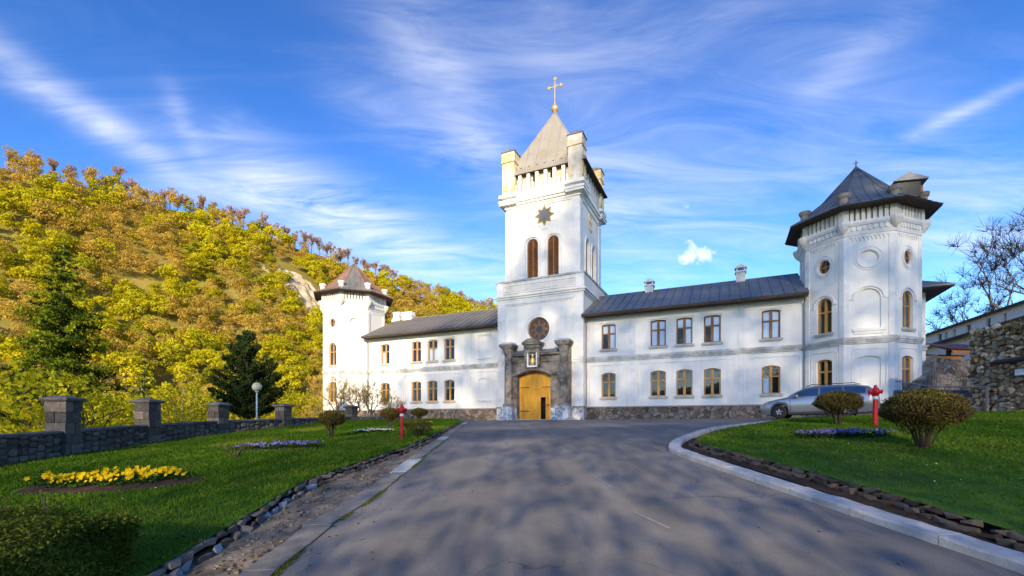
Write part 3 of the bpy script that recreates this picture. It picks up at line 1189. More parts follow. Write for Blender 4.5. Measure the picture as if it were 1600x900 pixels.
def make_left_wall():
    rng = random.Random(21)
    root = empty('stone_wall', (PILLARS[2][0], PILLARS[2][1], gz(*PILLARS[2])))
    tag(root, 'low dark rubble wall with square pillars and stone coping beside the left lawn', 'wall')
    O = root.location
    core = MB()
    far_items = []
    for i in range(len(PILLARS)-1):
        a, b_ = Vector((*PILLARS[i], 0)), Vector((*PILLARS[i+1], 0))
        d = (b_-a).normalized()
        L_ = (b_-a).length
        nrm = Vector((d.y, -d.x, 0))           # faces the lawn
        ang = math.atan2(d.y, d.x)
        za, zb = COPING_TOP[i]+EYE-.09, COPING_TOP[i+1]+EYE-.09
        ga, gb = gz(a.x, a.y), gz(b_.x, b_.y)
        pts = []
        for (p, zt, g) in ((a, za, ga), (b_, zb, gb)):
            f_, k_ = p+nrm*.13, p-nrm*.22
            pts.append([(f_.x-O.x, f_.y-O.y, g-.3-O.z), (f_.x-O.x, f_.y-O.y, zt-O.z), (k_.x-O.x, k_.y-O.y, zt-O.z), (k_.x-O.x, k_.y-O.y, g-3.2-O.z)])
        core.loft(pts)
        # coping slabs
        n = max(2, int(L_/1.1))
        for k in range(n):
            mb = MB()
            rings = []
            for t in (k/n+.006, (k+1)/n-.006):
                p = a+(b_-a)*t
                zt = za+(zb-za)*t
                f_, k_ = p+nrm*.22, p-nrm*.30
                rings.append([(f_.x-O.x, f_.y-O.y, zt+.005-O.z), (f_.x-O.x, f_.y-O.y, zt+.07-O.z), (p.x-O.x, p.y-O.y, zt+.10-O.z), (k_.x-O.x, k_.y-O.y, zt+.07-O.z), (k_.x-O.x, k_.y-O.y, zt+.005-O.z)])
            mb.loft(rings).build('coping_slab', 'coping', root)
        # face stones
        s = .05
        near = i <= 3 and i >= 1
        sz = .27 if near else .34
        while s < L_:
            w = rng.uniform(.7, 1.35)*sz
            t = (s+w/2)/L_
            p = a+(b_-a)*min(t, 1)
            zt = za+(zb-za)*min(t, 1)
            z0 = gz(p.x, p.y)
            z = z0+.05
            while z < zt-.03:
                h = min(rng.uniform(.55, 1.0)*sz, max(zt-z, .08))
                c = p+nrm*(.13+rng.uniform(-.02, .025))
                loc = (c.x-O.x, c.y-O.y, z+h/2-O.z)
                sc = (w*1.04, rng.uniform(.10, .16), h*1.05)
                rot = (rng.uniform(-.08, .08), 0, ang+rng.uniform(-.08, .08))
                if near:
                    put_stone(ST_DARK, root, loc, sc, rot, rng)
                elif i > 0:
                    far_items.append((ST_DARK, loc, sc, rot, rng))
                z += h
            s += w
        # pillar at a
        if PILLAR_TOP[i] is not None and i >= 1:
            zt = PILLAR_TOP[i]+EYE
            z0 = gz(a.x, a.y)-.25
            mid = d if i == 0 else ((Vector((*PILLARS[i+1], 0))-Vector((*PILLARS[i-1], 0))).normalized())
            pr_ = empty('pillar', (a.x-O.x, a.y-O.y, z0-O.z), math.atan2(mid.y, mid.x), root)
            hw = .30
            H_ = zt-.16-z0
            courses = 6
            MB().box(-hw+.03, hw-.03, -hw+.03, hw-.03, 0, H_).build('pillar_core', 'mortar', pr_)
            for c in range(courses):
                h0, h1 = c*H_/courses+.008, (c+1)*H_/courses-.008
                cut = rng.uniform(-.12, .12)
                for (u0, u1) in ((-hw, cut-.008), (cut+.008, hw)):
                    j = lambda: rng.uniform(-.012, .018)
                    if c % 2:
                        MB().box(u0-(.0 if u0 > -hw else j()), u1+(0 if u1 < hw else j()), -hw-j(), hw+j(), h0, h1).build('block', 'pillar', pr_)
                    else:
                        MB().box(-hw-j(), hw+j(), u0-(.0 if u0 > -hw else j()), u1+(0 if u1 < hw else j()), h0, h1).build('block', 'pillar', pr_)
            cp = MB()
            q = hw+.10
            cp.loft([[(-q+.05, -q+.05, H_), (q-.05, -q+.05, H_), (q-.05, q-.05, H_), (-q+.05, q-.05, H_)], [(-q, -q, H_+.05), (q, -q, H_+.05), (q, q, H_+.05), (-q, q, H_+.05)], [(-q, -q, H_+.11), (q, -q, H_+.11), (q, q, H_+.11), (-q, q, H_+.11)], [(-.12, -.12, H_+.20), (.12, -.12, H_+.20), (.12, .12, H_+.20), (-.12, .12, H_+.20)]])
            cp.build('cap', 'coping', pr_)
    core.build('wall_core', 'mortar', root)
    joined_stones('face_stones', far_items, root, 'stone_dark')


make_left_wall()
# ------------------------------------------------------------------ monastery building
BO = Vector((2.05, 36.0, EYE))
BU = Vector((.9062, -.4228, 0))
BW = Vector((.4228, .9062, 0))
BRZ = math.atan2(BU.y, BU.x)


def bpt(t, y, h):
    return BO+BU*t+BW*y+Vector((0, 0, h))


def outline(t0, t1, h0, h1, rt=0., rb=0., n=10):
    """opening outline, counter-clockwise from bottom left"""
    tc, hw = (t0+t1)/2, (t1-t0)/2

    def arc(r):
        if r <= 1e-4:
            return None
        if r >= hw*.98:
            return [(math.cos(math.pi*k/n)*hw, math.sin(math.pi*k/n)*r) for k in range(n+1)]
        RR = (hw*hw+r*r)/(2*r)
        a = math.asin(hw/RR)
        return [(math.sin(a-2*a*k/n)*RR, RR*math.cos(a-2*a*k/n)-(RR-r)) for k in range(n+1)]
    pts = []
    ab = arc(rb)
    if ab:
        pts += [(tc+x, h0+rb-z) for x, z in reversed(ab)]
    else:
        pts += [(t0, h0), (t1, h0)]
    at = arc(rt)
    if at:
        pts += [(tc+x, h1-rt+z) for x, z in at]
    else:
        pts += [(t1, h1), (t0, h1)]
    out = []
    for p in pts:
        if not out or (abs(p[0]-out[-1][0])+abs(p[1]-out[-1][1])) > 1e-5:
            out.append(p)
    if abs(out[0][0]-out[-1][0])+abs(out[0][1]-out[-1][1]) < 1e-5:
        out.pop()
    return out


def wall_face(mb, t0, t1, h0, h1, ops, fn):
    """wall surface with real openings. ops: dicts t0,t1,h0,h1,rt,rb,depth,back(mi)"""
    ts = sorted({round(x, 4) for x in [t0, t1]+[o[k] for o in ops for k in ('t0', 't1')]})
    hs = sorted({round(x, 4) for x in [h0, h1]+[o[k] for o in ops for k in ('h0', 'h1')]})
    for a, b_ in zip(ts, ts[1:]):
        for c, d in zip(hs, hs[1:]):
            mt, mh = (a+b_)/2, (c+d)/2
            if any(o['t0'] < mt < o['t1'] and o['h0'] < mh < o['h1'] for o in ops):
                continue
            mb.poly([fn(a, 0, c), fn(b_, 0, c), fn(b_, 0, d), fn(a, 0, d)])
    for o in ops:
        ol = outline(o['t0'], o['t1'], o['h0'], o['h1'], o.get('rt', 0), o.get('rb', 0))
        tc = (o['t0']+o['t1'])/2
        for (r, hh, sg) in ((o.get('rt', 0), o['h1'], 1), (o.get('rb', 0), o['h0'], -1)):
            if r > 1e-4:
                for side in (0, 1):
                    cx = o['t0'] if side == 0 else o['t1']
                    arc = [p for p in ol if ((p[0] <= tc+1e-5) if side == 0 else (p[0] >= tc-1e-5)) and ((p[1] >= hh-r-1e-4) if sg > 0 else (p[1] <= hh+r+1e-4))]
                    arc = sorted(arc, key=lambda p: p[0])
                    for p, q in zip(arc, arc[1:]):
                        mb.poly([fn(cx, 0, hh), fn(p[0], 0, p[1]), fn(q[0], 0, q[1])])
        dp = o.get('depth', .45)
        n = len(ol)
        for i in range(n):
            p, q = ol[i], ol[(i+1) % n]
            mb.poly([fn(p[0], 0, p[1]), fn(q[0], 0, q[1]), fn(q[0], dp, q[1]), fn(p[0], dp, p[1])])
        mb.poly([fn(p[0], dp, p[1]) for p in ol], o.get('back', 1))


WIN_CACHE = {}


def window(parent, w, h, rt, rb, wood, curtains, loc, rz=0., transom=.62, sill=True, kind='cross'):
    """window frame (part) with panes, sill and curtain (sub-parts); origin at the middle of the bottom of the opening"""
    key = (round(w, 3), round(h, 3), round(rt, 3), round(rb, 3), wood, kind)
    if key not in WIN_CACHE:
        mb = MB()
        ol = outline(-w/2, w/2, 0, h, rt, rb)
        fwid = .075
        cx, cz = 0, h/2
        inn = [((p[0])*(1-2*fwid/w), cz+(p[1]-cz)*(1-2*fwid/h)) for p in ol]
        n = len(ol)
        for i in range(n):
            j = (i+1) % n
            mb.add([(ol[i][0], .14, ol[i][1]), (ol[j][0], .14, ol[j][1]), (inn[j][0], .14, inn[j][1]), (inn[i][0], .14, inn[i][1]), (inn[j][0], .22, inn[j][1]), (inn[i][0], .22, inn[i][1])], [(0, 1, 2, 3), (3, 2, 4, 5)])
        th = h*transom
        mb.box(-.05, .05, .135, .21, fwid*.5, h-fwid*.6)
        if kind == 'cross':
            mb.box(-w/2+fwid*.5, w/2-fwid*.5, .13, .205, th-.045, th+.045)
            for sx in (-1, 1):      # sashes
                x0, x1 = (.05, w/2-fwid*.8) if sx > 0 else (-w/2+fwid*.8, -.05)
                for (a, b_) in ((fwid*.8, th-.045), (th+.045, h-fwid*.8-(.0 if rt < .2 else .25))):
                    mb.box(x0, x0+.035, .155, .2, a, b_)
                    mb.box(x1-.035, x1, .155, .2, a, b_)
        me_f = mb
        cells = []
        if kind == 'cross':
            cells = [(-w/2+.03, -.03, .03, th-.02), (.03, w/2-.03, .03, th-.02), (-w/2+.03, -.03, th+.02, h-.03), (.03, w/2-.03, th+.02, h-.03)]
        else:
            cells = []
            nl = int(h/.13)
            for q in range(nl):
                z = .08+(h-.16)*q/nl
                me_f.add([(-w/2+.03, .15, z), (w/2-.03, .15, z), (w/2-.03, .26, z+.10), (-w/2+.03, .26, z+.10), (-w/2+.03, .15, z+.02), (w/2-.03, .15, z+.02), (w/2-.03, .26, z+.12), (-w/2+.03, .26, z+.12)], [(0, 1, 2, 3), (4, 5, 6, 7), (0, 1, 5, 4), (2, 3, 7, 6)])
        WIN_CACHE[key] = dict(mb=me_f, cells=cells, me=None, panes={}, sill=None)
    C = WIN_CACHE[key]
    if C['me'] is None:
        o = C['mb'].build('window', wood, parent)
        C['me'] = o.data
    else:
        o = bpy.data.objects.new('window', C['me'])
        COL.objects.link(o)
        o.parent = parent
    o.location = loc
    o.rotation_euler = (0, 0, rz)
    for i, c in enumerate(C['cells']):
        if i not in C['panes']:
            mb = MB()
            mb.box(c[0], c[1], .178, .184, c[2], c[3])
            p = mb.build('pane', 'glass', o)
            C['panes'][i] = p.data
        else:
            p = bpy.data.objects.new('pane', C['panes'][i])
            COL.objects.link(p)
            p.parent = o
    for i in curtains:
        c = C['cells'][i]
        mb = MB()
        rows = []
        for z in (c[2], c[3]):
            rows.append([(c[0]+(c[1]-c[0])*k/12, .235+.02*math.sin(k*1.9+i), z) for k in range(13)])
        mb.loft(rows, closed=False, caps=False)
        mb.build('curtain', 'curtain', o, smooth=True, recalc=False)
    if sill:
        if C['sill'] is None:
            mb = MB()
            mb.box(-w/2-.13, w/2+.13, -.10, .14, -.13, -.004)
            mb.box(-w/2-.09, w/2+.09, -.06, .12, -.20, -.13)
            s = mb.build('sill', 'trim', o)
            C['sill'] = s.data
        else:
            s = bpy.data.objects.new('sill', C['sill'])
            COL.objects.link(s)
            s.parent = o
    return o


def panel_line(mb, t0, t1, hb, ht, r=.28, w=.06, d=.035):
    """shallow moulding: two uprights and a top bar with rounded shoulders"""
    mb.box(t0, t0+w, -d, 0, hb, ht-r)
    mb.box(t1-w, t1, -d, 0, hb, ht-r)
    mb.arcband(t0+r, ht-r, r-w, r-w, w, -d, 0, 90, 180, 6)
    mb.arcband(t1-r, ht-r, r-w, r-w, w, -d, 0, 0, 90, 6)
    mb.box(t0+r, t1-r, -d, 0, ht-w, ht)


def string_course(mb, t0, t1, y0=0.):
    mb.box(t0, t1, y0-.06, y0+.01, 4.36, 4.46)
    mb.box(t0, t1, y0-.13, y0+.01, 4.56, 4.68)
    mb.box(t0, t1, y0-.09, y0+.01, 4.462, 4.558)
    mb.box(t0, t1, y0-.07, y0+.01, 4.682, 4.75)


def wing(t0, t1, wins, blind, pilasters, label, roofmat, chims, curtains, wood_u, wood_l):
    tc = (t0+t1)/2
    root = empty('residential_wing', bpt(tc, 0, 0), BRZ)
    tag(root, label, 'building')
    a, b_ = t0-tc, t1-tc
    ops = []
    W_ = 1.04
    for t in wins:
        x = t-tc
        ops.append(dict(t0=x-W_/2, t1=x+W_/2, h0=1.74, h1=3.54, rt=.13))
        ops.append(dict(t0=x-W_/2, t1=x+W_/2, h0=5.26, h1=7.08, rt=.06))
    for t in blind:
        x = t-tc
        ops.append(dict(t0=x-W_/2, t1=x+W_/2, h0=1.74, h1=3.54, rt=.13, depth=.09, back=0))
        ops.append(dict(t0=x-W_/2, t1=x+W_/2, h0=5.26, h1=7.08, rt=.06, depth=.09, back=0))
    mb = MB()
    wall_face(mb, a, b_, 1.0, 8.15, ops, lambda t, d, h: (t, d, h))
    mb.poly([(a, 8, 0), (b_, 8, 0), (b_, 8, 8.1), (a, 8, 8.1)])
    mb.build('wall', ['plaster', 'dark'], root)
    pl = MB()
    pl.box(a, b_, -.07, .3, -.6, 1.0)
    pl.build('plinth', 'plinth', root)
    pc = MB()
    pc.box(a, b_, -.10, .2, 1.002, 1.075)
    pc.build('plinth_cap', 'plinth_cap', root)
    sc = MB()
    string_course(sc, a, b_)
    sc.build('string_course', 'trim', root)
    pil = MB()
    edges = [a]+[t-tc for t in pilasters]+[b_]
    for e in edges[1:-1]:
        pil.box(e-.19, e+.19, -.045, .01, 1.08, 4.35)
        pil.box(e-.19, e+.19, -.045, .01, 4.76, 7.9)
    for e0, e1 in zip(edges, edges[1:]):
        panel_line(pil, e0+.34, e1-.34, 1.08, 4.12)
    # label mouldings over the windows and under the blind ones
    for t in list(wins)+list(blind):
        x = t-tc
        pil.box(x-W_/2-.12, x+W_/2+.12, -.05, .01, 7.13, 7.21)
        pil.box(x-W_/2-.12, x-W_/2-.06, -.05, .01, 6.75, 7.128)
        pil.box(x+W_/2+.06, x+W_/2+.12, -.05, .01, 6.75, 7.128)
    for t in blind:
        x = t-tc
        for h in (1.74, 5.26):
            pil.box(x-W_/2-.12, x+W_/2+.12, -.08, .02, h-.14, h-.01)
    pil.build('mouldings', 'plaster_grey', root)
    for i, t in enumerate(wins):
        x = t-tc
        window(root, W_, 1.82, .06, 0, wood_u, curtains.get(('u', i), []), (x, 0, 5.26))
        window(root, W_, 1.80, .13, 0, wood_l, curtains.get(('l', i), []), (x, 0, 1.74))
    # roof: carcass with soffit and back slope, then single sheets
    ye, ze, yr, zr_ = -.85, 7.80, 4.0, 10.22
    r = MB()
    r.prism([(ye, ze-.03), (yr, zr_-.05), (8.7, 7.9), (8.7, 7.8), (.1, 8.0), (ye, ze-.10)], 'x', a, b_, 0)
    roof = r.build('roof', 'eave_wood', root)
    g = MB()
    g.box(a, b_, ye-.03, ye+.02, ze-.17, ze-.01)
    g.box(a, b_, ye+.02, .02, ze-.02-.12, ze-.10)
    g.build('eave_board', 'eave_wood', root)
    slope = math.atan2(zr_-ze, yr-ye)
    Ls = math.hypot(zr_-ze, yr-ye)+.04
    pw = .60
    n = int((b_-a)/pw)
    pw = (b_-a)/n
    me = None
    rng = random.Random(int(tc*10))
    for k in range(n):
        if me is None:
            p = MB()
            p.box(0.004, pw-.004, -.06, Ls, -.012, .012)
            p.box(pw-.03, pw-.006, -.06, Ls, .0125, .06)
            o = p.build('roof_sheet', roofmat, roof)
            me = o.data
        else:
            o = bpy.data.objects.new('roof_sheet', me)
            COL.objects.link(o)
            o.parent = roof
        o.location = (a+k*pw, ye, ze+.012+rng.uniform(-.003, .003))
        o.rotation_euler = (slope+rng.uniform(-.002, .002), 0, 0)
    rc = MB()
    rc.tube([(a, yr, zr_+.02), (b_, yr, zr_+.02)], .07, 8)
    rc.build('ridge_cap', roofmat, roof)
    for (t, w, zt, style) in chims:
        x = t-tc
        c = MB()
        c.box(x-w/2, x+w/2, yr-.3, yr+.3, zr_-.6, zt-.42)
        c.box(x-w/2-.07, x+w/2+.07, yr-.37, yr+.37, zt-.42, zt-.34)
        if style == 'gable':
            c.box(x-w/2, x-w/2+.1, yr-.28, yr+.28, zt-.34, zt-.1)
            c.box(x+w/2-.1, x+w/2, yr-.28, yr+.28, zt-.34, zt-.1)
            c.prism([(x-w/2-.1, zt-.1), (x+w/2+.1, zt-.1), (x, zt+.18)], 'y', yr-.36, yr+.36)
        else:
            c.box(x-w/2-.03, x+w/2+.03, yr-.33, yr+.33, zt-.34, zt)
        c.build('chimney', 'plaster_old' if style == 'gable' else 'plaster', root)
    # down pipes at both ends
    for e in (a+.16, b_-.16):
        dp = MB()
        dp.tube([(e, ye+.08, ze-.14), (e, -.14, ze-.5), (e, -.12, 1.3), (e, -.22, .25)], .05, 8)
        dp.build('down_pipe', 'rail', root)
    return root


TW_A = 2.3
R_T0, L_T0 = 17.78, -17.2

wing(3.72, R_T0+.05, [5.52, 9.0, 10.72, 12.47, 15.9], [], [7.25, 14.2], 'white two-storey wing right of the gate tower under a dark seamed roof', 'roof',
     [(7.84, .60, 11.0, 'gable'), (14.26, .60, 11.2, 'gable')],
     {('u', 0): [1, 2, 3], ('u', 1): [0, 1, 2, 3], ('u', 2): [1, 2, 3], ('u', 3): [1, 2, 3], ('u', 4): [0, 1, 2, 3], ('l', 4): [0]}, 'wood_dark', 'wood')
wing(L_T0-.05, -3.26, [-15.15, -11.65, -9.93, -8.2], [-4.8], [-13.4, -6.5], 'white two-storey wing left of the gate tower, sunlit at its far end', 'roof_left',
     [(-17.0, .95, 11.0, 'flat'), (-15.6, 1.15, 10.9, 'flat')],
     {('u', 0): [0], ('u', 2): [0, 1]}, 'wood', 'wood')


def octa(c0, apo, k):
    return None


def corner_tower(tc, label, roofmat, faces, roof_red=False, dormer=False):
    """eight-sided tower; faces: {face angle in degrees (local, -90 = facade): 'window' / 'blind' / 'plain'}"""
    a = TW_A
    A = 1.2071*a
    yc = a/2
    root = empty('corner_tower', bpt(tc, yc, 0), BRZ)
    tag(root, label, 'tower')

    def fr(ang):
        c, s = math.cos(R(ang)), math.sin(R(ang))
        n, tg = (c, s), (-s, c)
        return lambda t, d, h: (n[0]*(A-d)+tg[0]*t, n[1]*(A-d)+tg[1]*t, h)
    wallm, mould, plinth, trim, gal = MB(), MB(), MB(), MB(), MB()

    def ring(mb, apo0, apo1, z0, z1, mi=0):
        def o(ap, z):
            r = ap/math.cos(math.pi/8)
            return [(r*math.cos(R(22.5+45*k)), r*math.sin(R(22.5+45*k)), z) for k in range(8)]
        mb.loft([o(apo0, z0), o(apo1, z1)], True, True, mi)
    ring(plinth, A+.07, A+.07, -.6, 1.0)
    ring(trim, A+.06, A+.06, 4.362, 4.462)
    ring(trim, A+.09, A+.09, 4.464, 4.562)
    ring(trim, A+.13, A+.13, 4.564, 4.682)
    ring(trim, A+.07, A+.07, 4.684, 4.75)
    for ang in range(0, 360, 45):
        an = ang-360 if ang > 180 else ang
        kind = faces.get(an, 'plain')
        f = fr(an)
        ops = []
        hw = a/2
        if kind in ('window', 'blind'):
            back = 1 if kind == 'window' else 0
            dep = .45 if kind == 'window' else .10
            ops = [dict(t0=-.48, t1=.48, h0=1.74, h1=3.66, rt=.13, depth=dep, back=back),
                   dict(t0=-.46, t1=.46, h0=5.20, h1=7.30, rt=.46, depth=dep, back=back),
                   dict(t0=-.36, t1=.36, h0=8.75, h1=9.55, rt=.40, rb=.40, depth=dep, back=back)]
            if kind == 'blind':
                ops[0].update(t0=-.55, t1=.55, h0=1.85)
                ops[1].update(t0=-.56, t1=.56, h0=5.25, h1=7.45, rt=.52)
                ops[2].update(t0=-.44, t1=.44, h0=8.72, h1=9.58, rt=.43, rb=.43)
        wall_face(wallm, -hw, hw, .9, 10.7, ops, f)
        m = MB()
        # corner strips, panels, hood moulds
        for sx in (-1, 1):
            x0, x1 = (hw-.24, hw+.012) if sx > 0 else (-hw-.012, -hw+.24)
            m.box(x0, x1, -.045, .01, 1.08, 4.35)
            m.box(x0, x1, -.045, .01, 4.76, 10.35)
        panel_line(m, -hw+.34, hw-.34, 1.1, 4.1, .22, .05, .03)
        if ops:
            o1, o2 = ops[1], ops[2]
            w1 = o1['t1']
            m.arcband(0, o1['h1']-o1['rt'], w1+.10, o1['rt']+.10, .10, -.06, .01, 0, 180, 16)
            m.box(-w1-.20-.12, -w1-.10, -.05, .01, o1['h1']-o1['rt']-.08, o1['h1']-o1['rt']-.002)
            m.box(w1+.10, w1+.20+.12, -.05, .01, o1['h1']-o1['rt']-.08, o1['h1']-o1['rt']-.002)
            w2 = o2['t1']
            m.arcband(0, 9.15, w2+.03, .43+.03, .10, -.05, .01, 0, 360, 28)
            m.arcband(0, 9.15, w2+.19, .43+.19, .05, -.035, .01, 0, 360, 28)
            if kind == 'blind':
                m.box(-.75, .75, -.09, .02, 5.06, 5.22)
                m.box(-.68, .68, -.05, .02, 4.90, 5.058)
                m.box(-.7, .7, -.07, .02, 1.70, 1.84)
        # dentil zigzag
        nd = 9
        for k in range(nd):
            x = -hw+.34+(a-.68)*(k+.5)/nd
            m.prism([(x-.07, 10.36), (x+.07, 10.36), (x+.0, 10.16)], 'y', -.05, .005)
        m.box(-hw+.25, hw-.25, -.05, .005, 10.362, 10.44)
        for k in range(7):
            x = -hw+.25+(a-.5)*(k+.5)/7
            m.box(x-.06, x+.06, -.17, -.1, 10.74, 10.98)
        for v in m.v:
            pass
        m.mapped(lambda t, d, h: f(t, d, h))
        off = len(mould.v)
        mould.v.extend(m.v)
        mould.f.extend([[i+off for i in fc] for fc in m.f])
        mould.m.extend(m.m)
        if kind == 'window':
            ca, sa = math.cos(R(an)), math.sin(R(an))
            rz = R(an+90)
            window(root, .96, 1.92, .13, 0, 'wood', [], (ca*A, sa*A, 1.74), rz)
            window(root, .92, 2.10, .46, 0, 'wood', [], (ca*A, sa*A, 5.20), rz, transom=.60)
            window(root, .72, .80, .40, .40, 'wood_dark', [], (ca*A, sa*A, 8.75), rz, sill=False, transom=.5)
        # gallery: solid piers with narrow openings in front of a recessed wall
        g = MB()
        n = 6
        hw2 = hw+.06
        for k in range(n+1):
            x = -hw2+.42+(2*hw2-.84)*k/n
            g.box(x-.085, x+.085, -.12, .2, 11.27, 12.05)
        g.box(-hw2-.02, -hw2+.28, -.15, .2, 11.27, 12.05)
        g.box(hw2-.28, hw2+.02, -.15, .2, 11.27, 12.05)
        g.box(-hw2-.02, hw2+.02, -.145, .2, 12.052, 12.34)
        g.box(-hw2, hw2, .14, .22, 11.2, 12.1)
        g.mapped(lambda t, d, h: f(t, d, h))
        off = len(gal.v)
        gal.v.extend(g.v)
        gal.f.extend([[i+off for i in fc] for fc in g.f])
        gal.m.extend(g.m)
    wallm.build('wall', ['plaster', 'dark'], root)
    plinth.build('plinth', 'plinth', root)
    trim.build('string_course', 'trim', root)
    mould.build('mouldings', 'plaster_grey', root)
    gal.build('gallery', 'plaster_old', root)
    cor = MB()
    ring(cor, A+.04, A+.10, 10.50, 10.70)
    ring(cor, A+.10, A+.10, 10.702, 11.0)
    ring(cor, A+.18, A+.24, 11.002, 11.12)
    ring(cor, A+.24, A+.24, 11.122, 11.26)
    cor.build('cornice', 'plaster_grey', root)
    # corbels under the corner turrets
    for k in range(8):
        r = (A+.10)/math.cos(math.pi/8)
        x, y = r*math.cos(R(22.5+45*k)), r*math.sin(R(22.5+45*k))
        if y > 2.2:
            continue
        t = MB()
        t.lathe([(.06, 10.66), (.22, 10.86), (.33, 11.1), (.33, 11.262)], 10, (x, y, 0))
        t.build('corbel', 'plaster_old', root)
    # roof: eight sheet-metal facets, slightly flared
    def pt(ap, k, z):
        r = ap/math.cos(math.pi/8)
        return Vector((r*math.cos(R(22.5+45*k)), r*math.sin(R(22.5+45*k)), z))
    prof = [(A+.86, 12.0), (A+.25, 12.36), (A-.9, 13.35), (.0, 15.6)]
    car = MB()
    ring(car, A+.84, A+.84, 11.94, 11.965)
    ring(car, A+.84, A+.1, 11.967, 12.22)
    car.build('eave', 'eave_wood', root)
    for k in range(8):
        fm = MB()
        for (ap0, z0), (ap1, z1) in zip(prof, prof[1:]):
            p0, p1 = pt(ap0, k, z0), pt(ap0, k+1, z0)
            if ap1 > 0:
                q0, q1 = pt(ap1, k, z1), pt(ap1, k+1, z1)
                fm.poly([p0, p1, q1, q0])
            else:
                fm.poly([p0, p1, (0, 0, z1)])
        # seams
        ns = 6
        for j in range(ns+1):
            u = j/ns
            path = []
            for ap, z in prof:
                p = pt(ap, k, z).lerp(pt(ap, k+1, z), u if 0 < j < ns else u) if ap > 0 else Vector((0, 0, z))
                path.append(p+Vector((0, 0, .02)))
            if j in (0,):
                fm.tube(path, .045, 5)
            elif j < ns:
                # seams run up square to the eave and stop at the hip
                mid = (pt(1, k, 0)+pt(1, k+1, 0)).normalized()
                fm_path = []
                base = pt(prof[0][0], k, 0).lerp(pt(prof[0][0], k+1, 0), u)
                side = base-mid*base.dot(mid)
                for ap, z in prof:
                    wid = ap*math.tan(math.pi/8)
                    if wid >= side.length-1e-6:
                        fm_path.append(mid*ap+side+Vector((0, 0, z+.02)))
                    else:
                        # cut at the hip
                        ap_prev, z_prev = prof[len(fm_path)-1]
                        ap_h = side.length/math.tan(math.pi/8)
                        tt = (ap_prev-ap_h)/max(ap_prev-ap, 1e-6)
                        fm_path.append(mid*ap_h+side+Vector((0, 0, z_prev+(z-z_prev)*tt+.02)))
                        break
                if len(fm_path) > 1:
                    fm.tube(fm_path, .022, 4)
        fm.build('roof_facet', roofmat if not (roof_red and k == 6) else 'roof_left', root, recalc=False)
    for k in range(8):
        r = (A+.05)/math.cos(math.pi/8)
        x, y = r*math.cos(R(22.5+45*k)), r*math.sin(R(22.5+45*k))
        t = MB()
        t.lathe([(.24, 12.0), (.24, 12.62), (.31, 12.70), (.35, 12.84), (.32, 12.90), (.05, 12.92)], 12, (x, y, 0))
        t.build('turret', 'turret_stone' if not roof_red else 'plaster_old', root)
    fi = MB()
    fi.lathe([(.11, 15.38), (.13, 15.56), (.04, 15.66), (.03, 16.0), (.01, 16.05)], 8)
    fi.box(-.13, .13, -.02, .02, 15.86, 15.91)
    fi.build('finial', 'rail', root)
    if dormer:
        d = MB()
        d.box(1.55, 2.55, -1.9, -.9, 12.5, 13.5)
        dd = d.build('dormer', 'black', root)
        rr = MB()
        rr.prism([(1.35, 13.5), (2.85, 13.35), (2.85, 13.42), (2.0, 13.88), (1.35, 13.56)], 'y', -2.05, -.7)
        rr.build('dormer_roof', 'roof', dd)
        s = MB()
        s.box(2.57, 2.68, -1.8, -1.1, 12.75, 13.1)
        s.build('shutter', 'fascia', dd)
    return root


corner_tower(R_T0+1.2071*TW_A, 'white octagonal corner tower at the right end, under a dark grey roof', 'roof',
             {-135: 'window', -90: 'blind', -45: 'window'}, dormer=True)
corner_tower(L_T0-1.2071*TW_A, 'sunlit white octagonal corner tower at the left end, under a rusty red roof', 'roof_red',
             {-135: 'blind', -90: 'window', -45: 'blind', 0: 'plain'}, roof_red=True)


